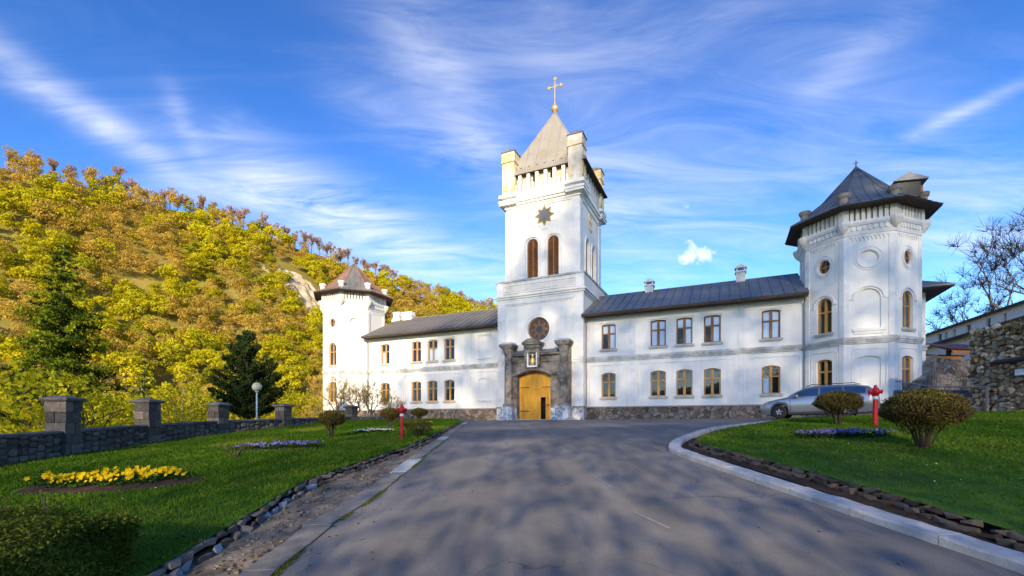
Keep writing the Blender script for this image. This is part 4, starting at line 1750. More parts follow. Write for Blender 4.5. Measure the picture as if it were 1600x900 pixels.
def gate_tower():
    tc = .27
    root = empty('gate_tower', bpt(tc, 0, 0), BRZ)
    tag(root, 'tall white gate tower with stone portal, steep pale roof and gilded cross', 'tower')
    hw = 3.48
    y0, y1 = -.5, 6.7
    ops = [dict(t0=-.95, t1=.85, h0=6.18, h1=7.98, rt=.9, rb=.9, depth=.5),
           dict(t0=-1.64, t1=1.10, h0=-.4, h1=3.85, rt=.35, depth=1.2)]
    mb = MB()
    wall_face(mb, -hw, hw, -.6, 9.7, ops, lambda t, d, h: (t, y0+d, h))
    mb.poly([(-hw, y0, -.6), (-hw, y1, -.6), (-hw, y1, 9.7), (-hw, y0, 9.7)])
    mb.poly([(hw, y0, -.6), (hw, y1, -.6), (hw, y1, 9.7), (hw, y0, 9.7)])
    mb.poly([(-hw, y1, -.6), (hw, y1, -.6), (hw, y1, 9.7), (-hw, y1, 9.7)])
    mb.poly([(-hw, y0, 9.7), (hw, y0, 9.7), (hw, y1, 9.7), (-hw, y1, 9.7)])
    mb.build('wall', ['plaster', 'dark'], root)
    t = MB()
    for s in (-1, 1):
        x0, x1 = (hw-.62, hw+.05) if s > 0 else (-hw-.05, -hw+.62)
        t.box(x0, x1, y0-.08, y0+.3, 1.12, 4.35)
        t.box(x0, x1, y0-.08, y0+.3, 4.76, 9.45)
    for k in range(22):
        x = -hw+.75+(2*hw-1.5)*(k+.5)/22
        t.arcband(x, 9.05, .075, .12, .055, y0-.06, y0+.01, 0, 180, 5)
    t.box(-hw+.62, hw-.62, y0-.07, y0+.01, 9.2, 9.45)
    t.box(-hw+.70, -hw+.76, y0-.035, y0+.01, 4.9, 9.0)
    t.box(hw-.76, hw-.70, y0-.035, y0+.01, 4.9, 9.0)
    t.arcband(-.05, 7.08, .92, .92, .16, y0-.08, y0+.01, 0, 360, 36)
    t.arcband(-.05, 7.08, 1.12, 1.12, .08, y0-.05, y0+.01, 0, 360, 36)
    for (a, b_) in ((-hw, -3.05), (2.62, hw)):
        t.box(a, b_, y0-.13, y0+.01, 4.56, 4.68)
        t.box(a, b_, y0-.10, y0+.01, 4.36, 4.555)
    t.build('mouldings', 'plaster_grey', root)
    # pedestals of the corner strips
    for s in (-1, 1):
        q = MB()
        x0, x1 = (hw-.7, hw+.10) if s > 0 else (-hw-.10, -hw+.7)
        q.box(x0, x1, y0-.16, y0+.2, -.5, 1.0)
        q.build('pedestal', 'mural', root)
        q = MB()
        q.box(x0-.04, x1+.04, y0-.2, y0+.2, 1.002, 1.12)
        q.build('pedestal_cap', 'portal', root)
    c = MB()

    def belt(mb, d, z0, z1, x=hw, ya=y0, yb=y1):
        mb.box(-x-d, x+d, ya-d, yb+d, z0, z1)
    belt(c, .08, 9.46, 9.60)
    belt(c, .18, 9.602, 9.74)
    belt(c, .28, 9.742, 9.86)
    c.build('cornice', 'plaster_grey', root)
    p = MB()
    belt(p, .12, 9.862, 10.92)
    par = p.build('parapet', 'plaster_old', root)
    pk = MB()
    for i in range(16):
        x = -hw+.35+(2*hw-.7)*(i+.5)/16
        pk.arcband(x, 10.36, .15, .15, .055, y0-.17, y0-.11, 0, 360, 10)
        pk.arcband(x+.2, 10.36, .15, .15, .05, y0-.16, y0-.115, 0, 360, 10)
    pk.box(-hw, hw, y0-.18, y0-.11, 10.62, 10.7)
    pk.box(-hw, hw, y0-.18, y0-.11, 10.02, 10.10)
    for s in (-1, 1):
        x0, x1 = (hw-.5, hw+.06) if s > 0 else (-hw-.06, -hw+.5)
        pk.box(x0, x1, y0-.19, y0-.11, 9.9, 10.9)
    pk.build('guilloche_frieze', 'plaster_grey', par)
    q = MB()
    belt(q, .20, 10.922, 11.05)
    q.build('parapet_slab', 'trim', par)
    # rose window
    rw = MB()
    rw.arcband(-.05, 7.08, .80, .80, .10, y0+.18, y0+.3, 0, 360, 32)
    rw.arcband(-.05, 7.08, .30, .30, .06, y0+.2, y0+.28, 0, 360, 20)
    for k in range(8):
        a = R(k*45)
        for (r0, r1) in ((.36, .80),):
            cx, cz = math.cos(a), math.sin(a)
            nx, nz = -cz*.035, cx*.035
            P = [(-.05+cx*r0+nx, 7.08+cz*r0+nz), (-.05+cx*r1+nx, 7.08+cz*r1+nz), (-.05+cx*r1-nx, 7.08+cz*r1-nz), (-.05+cx*r0-nx, 7.08+cz*r0-nz)]
            rw.prism(P, 'y', y0+.2, y0+.28)
    for k in range(8):
        a = R(22.5+k*45)
        rw.arcband(-.05+math.cos(a)*.57, 7.08+math.sin(a)*.57, .13, .13, .035, y0+.21, y0+.27, 0, 360, 10)
    rwo = rw.build('rose_window', 'wood_dark', root)
    for k in range(8):
        a0, a1 = R(k*45), R(k*45+45)
        P = [(-.05, 7.08)]+[(-.05+math.cos(a0+(a1-a0)*j/4)*.84, 7.08+math.sin(a0+(a1-a0)*j/4)*.84) for j in range(5)]
        g = MB()
        g.prism(P, 'y', y0+.24, y0+.246)
        g.build('pane', 'dark_pane', rwo)
    # ---------------- portal
    po = empty('portal', (-.27, y0, 0), 0, root)
    pt = MB()
    arch = outline(-1.37, 1.37, -.4, 3.80, .35)
    # stone front with the arched opening
    wall_face(pt, -2.25, 2.25, -.5, 5.0, [dict(t0=-1.37, t1=1.37, h0=-.4, h1=3.80, rt=.35, depth=.62, back=0)], lambda t_, d, h: (t_, -.45+d, h))
    pt.f.pop()
    pt.m.pop()
    pt.box(-2.25, -2.24, -.44, 0, -.5, 5.0)
    pt.box(2.24, 2.25, -.44, 0, -.5, 5.0)
    pt.box(-2.25, 2.25, -.445, .0, 4.99, 5.0)
    pt.build('portal_front', 'portal', po)
    jt = MB()
    rng = random.Random(4)
    for r_ in range(12):
        z = .3+r_*.39
        for s in (-1, 1):
            x0, x1 = sorted((s*(1.40+rng.uniform(0, .08)), s*2.2))
            jt = MB()
            jt.box(x0, x1, -.47-rng.uniform(0, .015), -.44, z+.01, z+.38)
            jt.build('block', 'portal', po)
    hd = MB()
    RR = (1.37**2+.35**2)/(2*.35)
    aa = math.degrees(math.asin(1.55/(RR+.1)))
    hd.arcband(0, 3.80-RR, RR+.06, RR+.06, .20, -.62, -.44, 90-aa, 90+aa, 16)
    hd.box(-1.85, -1.45, -.60, -.44, 3.48, 3.66)
    hd.box(1.45, 1.85, -.60, -.44, 3.48, 3.66)
    hd.build('hood_mould', 'portal', po)
    li = MB()
    li.box(-2.2, 2.2, -.55, -.40, 4.5, 4.62)
    li.box(-2.2, 2.2, -.68, -.30, 5.002, 5.14)
    li.build('lintel', 'portal', po)
    lr = MB()
    lr.prism([(-.75, 5.142), (0, 5.142), (0, 5.52), (-.75, 5.19)], 'x', -1.95, 1.95)
    lr.build('lintel_roof', 'roof', po)
    for s in (-1, 1):
        cx = 2.25*s+.22
        co = MB()
        co.lathe([(.46, 1.12), (.46, 1.28), (.38, 1.34), (.34, 1.4), (.33, 3.2), (.32, 5.1), (.36, 5.16), (.34, 5.24), (.42, 5.5), (.52, 5.62)], 10, (cx, -.62, 0))
        co.box(cx-.50, cx+.50, -1.12, -.12, 5.622, 5.74)
        co.box(cx-.56, cx+.56, -1.18, -.06, 5.742, 5.90)
        co.box(cx-.40, cx+.40, -.3, .02, 1.1, 5.9)
        col = co.build('column', 'portal', po)
        ro = MB()
        ro.loft([[(cx-.58, -1.2, 5.902), (cx+.58, -1.2, 5.902), (cx+.58, 0, 5.902), (cx-.58, 0, 5.902)], [(cx-.35, -.9, 6.08), (cx+.35, -.9, 6.08), (cx+.35, 0, 6.14), (cx-.35, 0, 6.14)]])
        ro.build('capital_cover', 'trim', col)
        pe = MB()
        pe.box(cx-.54, cx+.54, -1.16, -.05, -.5, .28)
        pe.box(cx-.48, cx+.48, -1.10, -.05, .282, .94)
        pe.box(cx-.53, cx+.53, -1.15, -.05, .942, 1.118)
        pe.build('pedestal', 'mural', col)
    for s in (-1, 1):
        ib = MB()
        x0, x1 = sorted((s*1.40, s*1.76))
        ib.box(x0, x1, -.56, -.40, -.5, 1.0)
        ib.build('jamb_base', 'mural', po)
    # niche with icon over the arch
    ni = MB()
    ni.box(-.62, .62, -.92, -.3, 5.52, 5.78)
    ni.box(-.74, .74, -1.05, -.3, 5.782, 5.90)
    ni.prism([(-.78, 5.902), (.78, 5.902), (.3, 6.22), (-.3, 6.22)], 'y', -1.05, -.0)
    ni.box(-.56, .56, -.84, -.3, 5.2, 5.518)
    ni.box(-.60, -.42, -.80, -.3, 4.2, 5.198)
    ni.box(.42, .60, -.80, -.3, 4.2, 5.198)
    nio = ni.build('niche', 'portal', po)
    nf = MB()
    nf.box(-.418, -.32, -.78, -.5, 4.22, 5.19)
    nf.box(.32, .418, -.78, -.5, 4.22, 5.19)
    nf.box(-.42, .42, -.79, -.5, 4.08, 4.218)
    nf.build('niche_frame', 'white_band', nio)
    nb = MB()
    nb.box(-.32, .32, -.52, -.46, 4.22, 5.19)
    nb.build('niche_back', 'eave_wood', nio)
    ic = MB()
    ic.lathe([(.02, 4.25), (.16, 4.27), (.20, 4.45), (.15, 4.75), (.07, 4.84), (.11, 4.93), (.09, 5.05), (.01, 5.08)], 12, (0, -.62, 0))
    ic.build('icon', 'gold', nio)
    # ---------------- wooden gate, two leaves of planks
    gt = empty('gate', (-.27, y0, 0), 0, root)
    np_ = 14
    pw = 2.74/np_
    rng = random.Random(6)
    for k in range(np_):
        x0 = -1.37+k*pw
        xm = x0+pw/2
        top = 3.80-.35+(math.sqrt(max(RR*RR-xm*xm, 0))-(RR-.35))+.03
        segs = [(.14, top)]
        if .34 < xm < .86:
            segs = [(1.84, top)]
        for (z0, z1) in segs:
            pl = MB()
            pl.box(x0+.006, x0+pw-.006, .07+rng.uniform(0, .012), .13, z0, z1)
            pl.build('plank', 'door', gt)
    fr = MB()
    for (x0, x1, z0, z1) in ((-1.36, -1.22, .14, 3.5), (1.22, 1.36, .14, 3.5), (-.09, .09, .14, 3.78), (-1.22, -.09, .2, .42), (-1.22, -.09, 2.5, 2.66), (.09, 1.22, 2.5, 2.66), (.24, .35, .14, 1.95), (.80, .91, .14, 1.95), (.35, .80, 1.84, 1.95)):
        fr.box(x0, x1, .035, .071, z0, z1)
    fr.build('gate_frame', 'door', gt)
    wk = MB()
    wk.box(.30, .88, .6, .62, .1, 1.9)
    wk.build('open_wicket', 'dark', gt)
    hg = MB()
    for z in (.75, 2.58):
        hg.box(-1.3, -.55, .022, .034, z, z+.06)
        hg.box(.55, 1.3, .022, .034, z+.0 if z > 2 else 1.2, z+.06 if z > 2 else 1.26)
    hg.build('hinges', 'black', gt)
    st = MB()
    st.box(-1.36, 1.36, -.5, .3, -.4, .138)
    st.build('threshold', 'trim', po)
    # ---------------- upper tower
    ux0, ux1 = -2.95, 3.12
    uy0, uy1 = -.18, 5.9
    up = MB()
    fops = []
    for cx in (-.68, 1.02):
        fops.append(dict(t0=cx-.46, t1=cx+.46, h0=11.12, h1=14.25, rt=.46, depth=.5))
    wall_face(up, ux0, ux1, 11.0, 18.2, fops, lambda t_, d, h: (t_, uy0+d, h))
    sops = []
    for cy in (1.9, 3.7):
        sops.append(dict(t0=cy-.46, t1=cy+.46, h0=11.12, h1=14.25, rt=.46, depth=.5))
    wall_face(up, uy0, uy1, 11.0, 18.2, sops, lambda t_, d, h: (ux1-d, t_, h))
    wall_face(up, uy0, uy1, 11.0, 18.2, [], lambda t_, d, h: (ux0+d, t_, h))
    up.poly([(ux0, uy1, 11), (ux1, uy1, 11), (ux1, uy1, 18.2), (ux0, uy1, 18.2)])
    up.build('belfry_wall', ['plaster', 'dark'], root)
    um = MB()
    for (a, b_) in ((ux0-.05, ux0+.55), (ux1-.55, ux1+.05)):
        um.box(a, b_, uy0-.07, uy0+.2, 11.06, 16.7)
    for (a, b_) in ((uy0-.05, uy0+.55), (uy1-.55, uy1+.05)):
        um.box(ux1-.2, ux1+.07, a, b_, 11.062, 16.69)
    for cx in (-.68, 1.02):
        um.arcband(cx, 13.79, .56, .56, .16, uy0-.08, uy0+.01, 0, 180, 16)
        um.box(cx-.72, cx-.56, uy0-.07, uy0+.01, 11.1, 13.785)
        um.box(cx+.56, cx+.72, uy0-.07, uy0+.01, 11.1, 13.785)
    sm = MB()
    for cy in (1.9, 3.7):
        sm.arcband(cy, 13.79, .56, .56, .16, -.08, .01, 0, 180, 16)
        sm.box(cy-.72, cy-.56, -.07, .01, 11.1, 13.785)
        sm.box(cy+.56, cy+.72, -.07, .01, 11.1, 13.785)
    sm.mapped(lambda t_, d, h: (ux1-d, t_, h))
    o_ = len(um.v)
    um.v += sm.v
    um.f += [[i+o_ for i in fc] for fc in sm.f]
    um.m += sm.m
    # bands beside the star
    for (x, z, w) in ((-.85, 15.35, .5), (-.35, 15.1, .9), (.35, 14.85, .5), (1.05, 15.35, .6), (1.5, 15.9, .35), (-1.25, 15.9, .35)):
        um.box(x-w/2, x+w/2, uy0-.035, uy0+.005, z, z+.05)
    for k in range(26):
        x = ux0+.6+(ux1-ux0-1.2)*(k+.5)/26
        um.box(x-.055, x+.055, uy0-.09, uy0+.005, 16.72, 16.9)
    for k in range(26):
        x = uy0+.6+(uy1-uy0-1.2)*(k+.5)/26
        um.box(ux1-.01, ux1+.09, x-.055, x+.055, 16.72, 16.9)
    um.build('mouldings', 'plaster_grey', root)
    for cx in (-.68, 1.02):
        window(root, .92, 3.13, .46, 0, 'wood_dark', [], (cx, uy0, 11.12), 0, transom=.70, sill=False, kind='louvre')
    for cy in (1.9, 3.7):
        window(root, .92, 3.13, .46, 0, 'wood_dark', [], (ux1, cy, 11.12), R(90), transom=.70, sill=False, kind='louvre')
    # star clock
    sx, sz = .32, 16.0-.1
    s1 = MB()
    pts = []
    for k in range(16):
        r_ = .78 if k % 2 == 0 else .48
        a = R(90+k*22.5)
        pts.append((sx+math.cos(a)*r_, sz+math.sin(a)*r_))
    s1.prism(pts, 'y', uy0-.07, uy0+.01)
    so = s1.build('star', 'ochre_dark', root)
    s2 = MB()
    pts = [(sx+math.cos(R(90+k*22.5))*(.58 if k % 2 == 0 else .38), sz+math.sin(R(90+k*22.5))*(.58 if k % 2 == 0 else .38)) for k in range(16)]
    s2.prism(pts, 'y', uy0-.10, uy0-.069)
    s2.build('star_face', 'slate', so)
    s3 = MB()
    cxm = 2.8
    for k in range(4):
        a = R(45+k*90)
        s3.arcband(cxm+math.cos(a)*.32, 15.9+math.sin(a)*.42, .22, .28, .06, -.06, .01, 0, 360, 10)
    s3.mapped(lambda t_, d, h: (ux1-d, t_, h))
    s3.build('side_rosette', 'ochre', root)
    # cornice steps
    uc = MB()

    def ub(mb, d, z0, z1):
        mb.box(ux0-d, ux1+d, uy0-d, uy1+d, z0, z1)
    ub(uc, .10, 16.902, 17.05)
    ub(uc, .20, 17.052, 17.25)
    ub(uc, .30, 17.252, 17.42)
    ub(uc, .22, 17.422, 17.70)
    uc.build('belfry_cornice', 'plaster', root)
    for (cx, cy) in ((ux0+.28, uy0+.28), (ux1-.28, uy0+.28), (ux1-.28, uy1-.28), (ux0+.28, uy1-.28)):
        dk = MB()
        dk.box(cx-.78, cx+.78, cy-.78, cy+.78, 17.30, 17.46)
        dk.box(cx-.72, cx+.72, cy-.72, cy+.72, 17.12, 17.298)
        dk.box(cx-.74, cx+.74, cy-.74, cy+.74, 17.705, 17.95)
        dk.build('turret_base', 'plaster_grey', root)
    # battlement storey: low wall with merlon piers, dark loft behind
    bt = MB()
    ub(bt, .16, 17.702, 18.0)
    n = 13
    for k in range(n):
        x = ux0+.7+(ux1-ux0-1.4)*(k+.5)/n
        bt.box(x-.13, x+.13, uy0-.15, uy0+.2, 18.0, 19.35 if k % 2 else 18.62)
    for k in range(n):
        x = uy0+.7+(uy1-uy0-1.4)*(k+.5)/n
        bt.box(ux1-.2, ux1+.15, x-.13, x+.13, 18.0, 19.35 if k % 2 else 18.62)
        bt.box(ux0-.15, ux0+.2, x-.13, x+.13, 18.0, 19.35 if k % 2 else 18.62)
    bt.build('battlement', 'plaster_old', root)
    lo = MB()
    lo.box(ux0+.22, ux1-.22, uy0+.22, uy1-.22, 17.9, 19.6)
    lo.build('loft', 'ochre', root)
    for k in range(n):
        x = ux0+.7+(ux1-ux0-1.4)*(k+.5)/n
        if k % 4 == 3:
            bk = MB()
            bk.box(x+.28, x+.52, uy0+.18, uy0+.217, 18.3, 19.3)
            bk.build('loft_slot', 'dark', root)
    for (cx, cy) in ((ux0+.28, uy0+.28), (ux1-.28, uy0+.28), (ux1-.28, uy1-.28), (ux0+.28, uy1-.28)):
        tt = MB()
        tt.box(cx-.53, cx+.53, cy-.53, cy+.53, 17.95, 20.55)
        tt.box(cx-.60, cx+.60, cy-.60, cy+.60, 20.552, 20.66)
        tt.box(cx-.56, cx+.56, cy-.56, cy+.56, 20.662, 21.36)
        for (dx, dy) in ((0, -1), (1, 0)):
            if dx == 0:
                tt.box(cx-.44, cx-.16, cy-.58, cy-.529, 18.3, 20.3)
                tt.box(cx+.16, cx+.44, cy-.58, cy-.529, 18.3, 20.3)
            else:
                tt.box(cx+.529, cx+.58, cy-.44, cy-.16, 18.3, 20.3)
                tt.box(cx+.529, cx+.58, cy+.16, cy+.44, 18.3, 20.3)
        to = tt.build('turret', 'ochre', root)
        tp = MB()
        tp.box(cx-.62, cx+.62, cy-.62, cy+.62, 21.362, 21.43)
        tp.prism([(cx-.60, 21.431), (cx+.60, 21.431), (cx, 21.60)], 'y', cy-.60, cy+.60)
        tp.build('turret_cap', 'roof', to)
    # pyramid roof, one facet a side
    ov = .72
    X0, X1, Y0, Y1 = ux0-.12, ux1+.58, uy0-.22, uy1+.4
    ze, za = 19.42, 25.75
    ap = Vector(((ux0+ux1)/2, (uy0+uy1)/2, za))
    cr = [Vector((X0, Y0, ze)), Vector((X1, Y0, ze)), Vector((X1, Y1, ze)), Vector((X0, Y1, ze))]
    ca = MB()
    ca.poly([(v.x, v.y, ze-.05) for v in cr])
    for k in range(4):
        p, q = cr[k], cr[(k+1) % 4]
        ca.poly([p-Vector((0, 0, .05)), q-Vector((0, 0, .05)), q-Vector((0, 0, .004)), p-Vector((0, 0, .004))])
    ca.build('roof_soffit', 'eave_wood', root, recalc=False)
    for k in range(4):
        fm = MB()
        p, q = cr[k], cr[(k+1) % 4]
        kick = .16
        p2, q2 = p.lerp(ap, kick)-Vector((0, 0, .22)), q.lerp(ap, kick)-Vector((0, 0, .22))
        fm.poly([p, q, q2, p2])
        fm.poly([p2, q2, ap])
        nrm = (q-p).cross(ap-p).normalized()
        for j in range(1, 8):
            # staggered sheet joints
            u = j/8
            b0 = p.lerp(q, u)
            up_ = ap-(p+q)/2
            lim = 1-abs(2*u-1)
            e = b0+up_*(lim*.97)
            k0 = b0+up_*kick-Vector((0, 0, .22))
            if lim > kick:
                fm.tube([b0+nrm*.01, k0+nrm*.01, e+nrm*.01], .014, 4)
        # snow guards
        for j in range(9):
            u = (j+1)/10
            g = p.lerp(q, u)+(ap-(p+q)/2)*.13-Vector((0, 0, .18))
            fm.box(g.x-.07, g.x+.07, g.y-.07, g.y+.07, g.z, g.z+.09)
        fm.build('roof_facet', 'roof_pale', root, recalc=False)
    hp = MB()
    for k in range(4):
        hp.tube([cr[k], cr[k].lerp(ap, .16)-Vector((0, 0, .22)), ap], .05, 5)
    hp.build('hip_cap', 'roof_pale', root)
    # ball and cross
    bl = MB()
    bl.lathe([(.12, 25.6), (.12, 25.75), (.2, 25.82), (.3, 26.0), (.3, 26.12), (.2, 26.3), (.06, 26.38)], 16, (ap.x, ap.y, 0))
    bl.build('ball', 'gold', root, smooth=True)
    cx, cy = ap.x, ap.y
    cs = MB()
    cs.box(cx-.032, cx+.032, cy-.032, cy+.032, 26.3, 28.5)
    cs.box(cx-.5, cx+.5, cy-.03, cy+.03, 27.865, 27.925)
    for (x, z) in ((-.52, 27.895), (.52, 27.895), (0, 28.53)):
        for (dx, dz) in ((0, 0), (-.09, 0), (.09, 0), (0, .09), (0, -.09)):
            cs.lathe([(.02, -.07), (.075, -.03), (.075, .03), (.02, .07)], 8, (cx+x+dx, cy, z+dz), 'y')
    for k in range(4):
        a = R(45+90*k)
        cs.tube([(cx, cy, 27.895), (cx+math.cos(a)*.28, cy, 27.895+math.sin(a)*.28)], [.03, .012], 5)
    cs.build('cross', 'gold', root)


gate_tower()


def east_block():
    root = empty('side_wing', bpt(21.0, 3, 0), BRZ)
    tag(root, 'plain white side wing behind the right corner tower with deep dark eaves', 'building')
    x1 = 3.45
    mb = MB()
    mb.box(-3.0, x1, 0, 16, -.6, 8.3)
    mb.build('wall', 'plaster', root)
    p = MB()
    p.box(-2.9, x1+.06, -.06, 16, -.62, 1.0)
    p.build('plinth', 'plinth', root)
    s = MB()
    s.box(-3, x1+.13, -.13, 16, 4.56, 4.68)
    s.box(-3, x1+.07, -.07, 16, 4.36, 4.555)
    s.build('string_course', 'trim', root)
    r = MB()
    ex = x1+1.0
    r.loft([[(-3.4, -1.2, 8.0), (ex, -1.2, 8.0), (ex, 17, 8.0), (-3.4, 17, 8.0)], [(-3.4, -1.2, 8.08), (ex, -1.2, 8.08), (ex, 17, 8.08), (-3.4, 17, 8.08)], [(-1, 2.2, 9.9), (.6, 2.2, 9.9), (.6, 14, 9.9), (-1, 14, 9.9)]])
    r.build('roof', 'roof', root)
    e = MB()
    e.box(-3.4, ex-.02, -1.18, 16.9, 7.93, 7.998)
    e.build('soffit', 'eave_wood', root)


east_block()
# ------------------------------------------------------------------ right side: terrace wall, steps, outbuildings


def make_right_side():
    rng = random.Random(31)
    a, b_ = Vector((20.2, 20.4, 0)), Vector((20.3, 15.6, 0))
    root = empty('retaining_wall', (20.2, 20, gz(20.2, 20)))
    tag(root, 'high rubble retaining wall of brown and buff stones at the right edge', 'wall')
    O = root.location
    top = 3.85+EYE
    mb = MB()
    mb.box(20.3-O.x, 34-O.x, 15.0-O.y, 20.38-O.y, -1.0, top-.04-O.z)
    mb.build('wall_core', 'mortar_brown', root)
    items = []
    y = 15.8
    cnt = 0
    while y < 20.35:
        w = rng.uniform(.17, .33)
        z = gz(20, y)-.05
        while z < top:
            h = rng.uniform(.12, .27)
            loc = (20.27+rng.uniform(-.05, .03)-O.x, y+w/2+rng.uniform(-.05, .05)-O.y, z+h/2-O.z)
            sc_, rt_ = (rng.uniform(.20, .30), w*rng.uniform(1.0, 1.25), h*rng.uniform(1.0, 1.3)), (rng.uniform(-.5, .5), rng.uniform(-.1, .1), rng.uniform(-.15, .15))
            if y > 17.3:
                put_stone(ST_BROWN, root, loc, sc_, rt_, rng)
                cnt += 1
            else:
                items.append((ST_BROWN, loc, sc_, rt_, rng))
            z += h
        y += w
    # end face towards the steps
    x = 20.4
    while x < 23.0:
        w = rng.uniform(.24, .42)
        z = gz(20, 20)-.05
        while z < top:
            h = rng.uniform(.18, .32)
            items.append((ST_BROWN, (x+w/2-O.x, 20.40-O.y, z+h/2-O.z), (w*1.05, .2, h*1.05), (0, 0, rng.uniform(-.1, .1)), rng))
            z += h
        x += w
    joined_stones('end_stones', items, root, 'stone_brown')
    # ivy and dry stems along the top
    n = 1500
    C = np.stack([20.35+RNG.normal(0, .25, n), RNG.uniform(15.5, 20.3, n), np.zeros(n)], 1)
    C[:, 2] = top-.03+np.abs(RNG.normal(0, .12, n))-np.abs(RNG.normal(0, .25, n))*(C[:, 0] < 20.25)
    o = quads_mesh('ivy', leaf_quads(C, RNG.uniform(.06, .14, n)), RNG.uniform(0, 1, n), 'leaf_bush')
    tag(o, 'thin brownish ivy growing over the top of the rubble retaining wall', 'ivy')
    # black pipe and small white notice on the wall
    p = MB()
    p.tube([(19.95, 15.8, 2.42+EYE), (19.95, 19.05, 2.42+EYE), (19.98, 19.2, 2.40+EYE)], [.10, .10, .09], 8)
    for yy in (16.5, 18.4):
        p.box(19.9, 20.25, yy, yy+.06, 2.28+EYE, 2.34+EYE)
    tag(p.build('drain_pipe', 'pipe'), 'black pipe running level across the rubble retaining wall', 'pipe')
    s = MB()
    s.box(20.03, 20.06, 18.05, 18.36, 1.82+EYE, 2.06+EYE)
    tag(s.build('notice', 'sign'), 'small blank white notice fixed on the rubble retaining wall', 'notice')
    # railing post and rail in front of the steps
    r = MB()
    r.box(19.9, 19.98, 19.3, 19.38, gz(20, 19), gz(20, 19)+1.15)
    rt = r.build('railing', 'rail')
    tag(rt, 'thin grey metal railing with one post beside the stone steps', 'railing')
    rr = MB()
    rr.tube([(19.94, 19.34, gz(20, 19)+1.12), (20.5, 22.4, gz(20, 22)+1.35), (21.0, 25.2, gz(20, 25)+1.9)], .035, 6)
    rr.build('handrail', 'rail', rt)
    # stone steps
    st = empty('stone_steps', (21.0, 23.5, gz(20, 23.5)))
    tag(st, 'grey stone steps climbing between the retaining wall and a sloping parapet', 'steps')
    for k in range(9):
        mb = MB()
        z0 = gz(20, 23)-.2
        mb.box(-.2+k*.02, 4.2, -1.2+k*.36, -.84+k*.36+.05, -.6, .02+k*.17)
        o = mb.build('step', 'coping', st)
    # sloping parapet of the steps
    pa = empty('stair_parapet', (21.6, 24.2, gz(20, 24)))
    tag(pa, 'sloping rubble parapet with pale coping beside the stone steps', 'parapet')
    A, B_ = Vector((21.7, 25.0, 0)), Vector((25.2, 27.6, 0))
    mb = MB()
    d = (B_-A).normalized()
    n = Vector((-d.y, d.x, 0))*.2
    O2 = pa.location

    def V(p, z):
        return (p.x-O2.x, p.y-O2.y, z+EYE-O2.z)
    rings = []
    for (p, zt) in ((A, 1.5), (B_, 3.75)):
        rings.append([V(p+n, -.3), V(p-n, -.3), V(p-n, zt), V(p+n, zt)])
    mb.loft(rings)
    mb.build('parapet_wall', 'plinth', pa)
    rings = []
    mb = MB()
    for (p, zt) in ((A-d*.2, 1.37), (B_+d*.1, 3.82)):
        m = n*1.15
        rings.append([V(p+m, zt+.005), V(p-m, zt+.005), V(p-m, zt+.15), V(p+m, zt+.15)])
    mb.loft(rings)
    mb.build('coping_slab', 'coping_warm', pa)
    # garden wall behind the steps
    gw = MB()
    gw.box(-.2, 8.5, 0, .4, -.3, 4.0)
    o = gw.build('garden_wall', 'plinth')
    o.location = (25.6, 29.0, EYE)
    o.rotation_euler = (0, 0, R(12))
    tag(o, 'grey rubble garden wall behind the stone steps', 'wall')
    # two small porch roofs with orange fascia
    for k, (loc, L_, lab) in enumerate((((26.0, 29.3, 3.95+EYE), 3.0, 'lower maroon porch roof with an orange fascia beside the side wing'), ((28.3, 29.6, 4.35+EYE), 3.2, 'upper maroon porch roof with an orange fascia beside the rubble wall'))):
        po = empty('porch_roof', loc, R(8))
        tag(po, lab, 'roof')
        f_ = MB()
        f_.box(-.1, L_, -.06, .0, 0, .26)
        f_.build('fascia', 'fascia', po)
        q = MB()
        q.prism([(-.18, .262), (1.8, .95 if k else .62), (1.8, .85 if k else .5), (0.0, .18)], 'x', -.2, L_+.1)
        q.build('roof', 'porch_roof', po)
        w = MB()
        w.box(.1, .28, .3, .48, -4.0, .3)
        w.box(L_-.3, L_-.12, .3, .48, -4.0, .3)
        w.build('posts', 'eave_wood', po)
    # long white range with a row of small windows
    A, B_ = Vector((57.0, 66.0, 0)), Vector((46.2, 35.0, 0))
    L_ = (B_-A).length
    d = (B_-A).normalized()
    rz = math.atan2(d.y, d.x)
    root = empty('long_outbuilding', (A.x, A.y, EYE), rz)
    tag(root, 'long low white outbuilding with a row of small square windows on the right', 'building')
    # local x along the range; the face that looks at the court is local -y or +y
    inward = Vector((-d.y, d.x, 0))
    sg = 1 if inward.x < 0 else -1     # the court lies to the left
    wins = [(1456+12, 8), (1478, 5), (1491, 5), (1513, 9), (1544, 9), (1570, 6), (1612, 9)]
    ops = []
    for px, wpx in wins:
        q = (px-800)/720
        t = (q*A.y-A.x)/(d.x-q*d.y)
        Z = A.y+d.y*t
        stretch = abs(d.x-q*d.y)
        w = wpx*Z/720/stretch*.8
        w = min(w, 2.6)
        ops.append(dict(t0=t-w/2, t1=t+w/2, h0=10.2, h1=11.05, depth=.35))
    mb = MB()
    wall_face(mb, 0, L_, 9.9, 11.55, ops, lambda t, dd, h: (t, -sg*dd, h))
    mb.poly([(0, sg*2.2, -.5), (L_, sg*2.2, -.5), (L_, sg*2.2, 9.3), (0, sg*2.2, 9.3)])
    mb.poly([(0, sg*2.2, -.5), (0, -sg*4, -.5), (0, -sg*4, 11.5), (0, 0, 11.5), (0, sg*2.2, 9.3)])
    mb.build('wall', ['plaster', 'dark'], root)
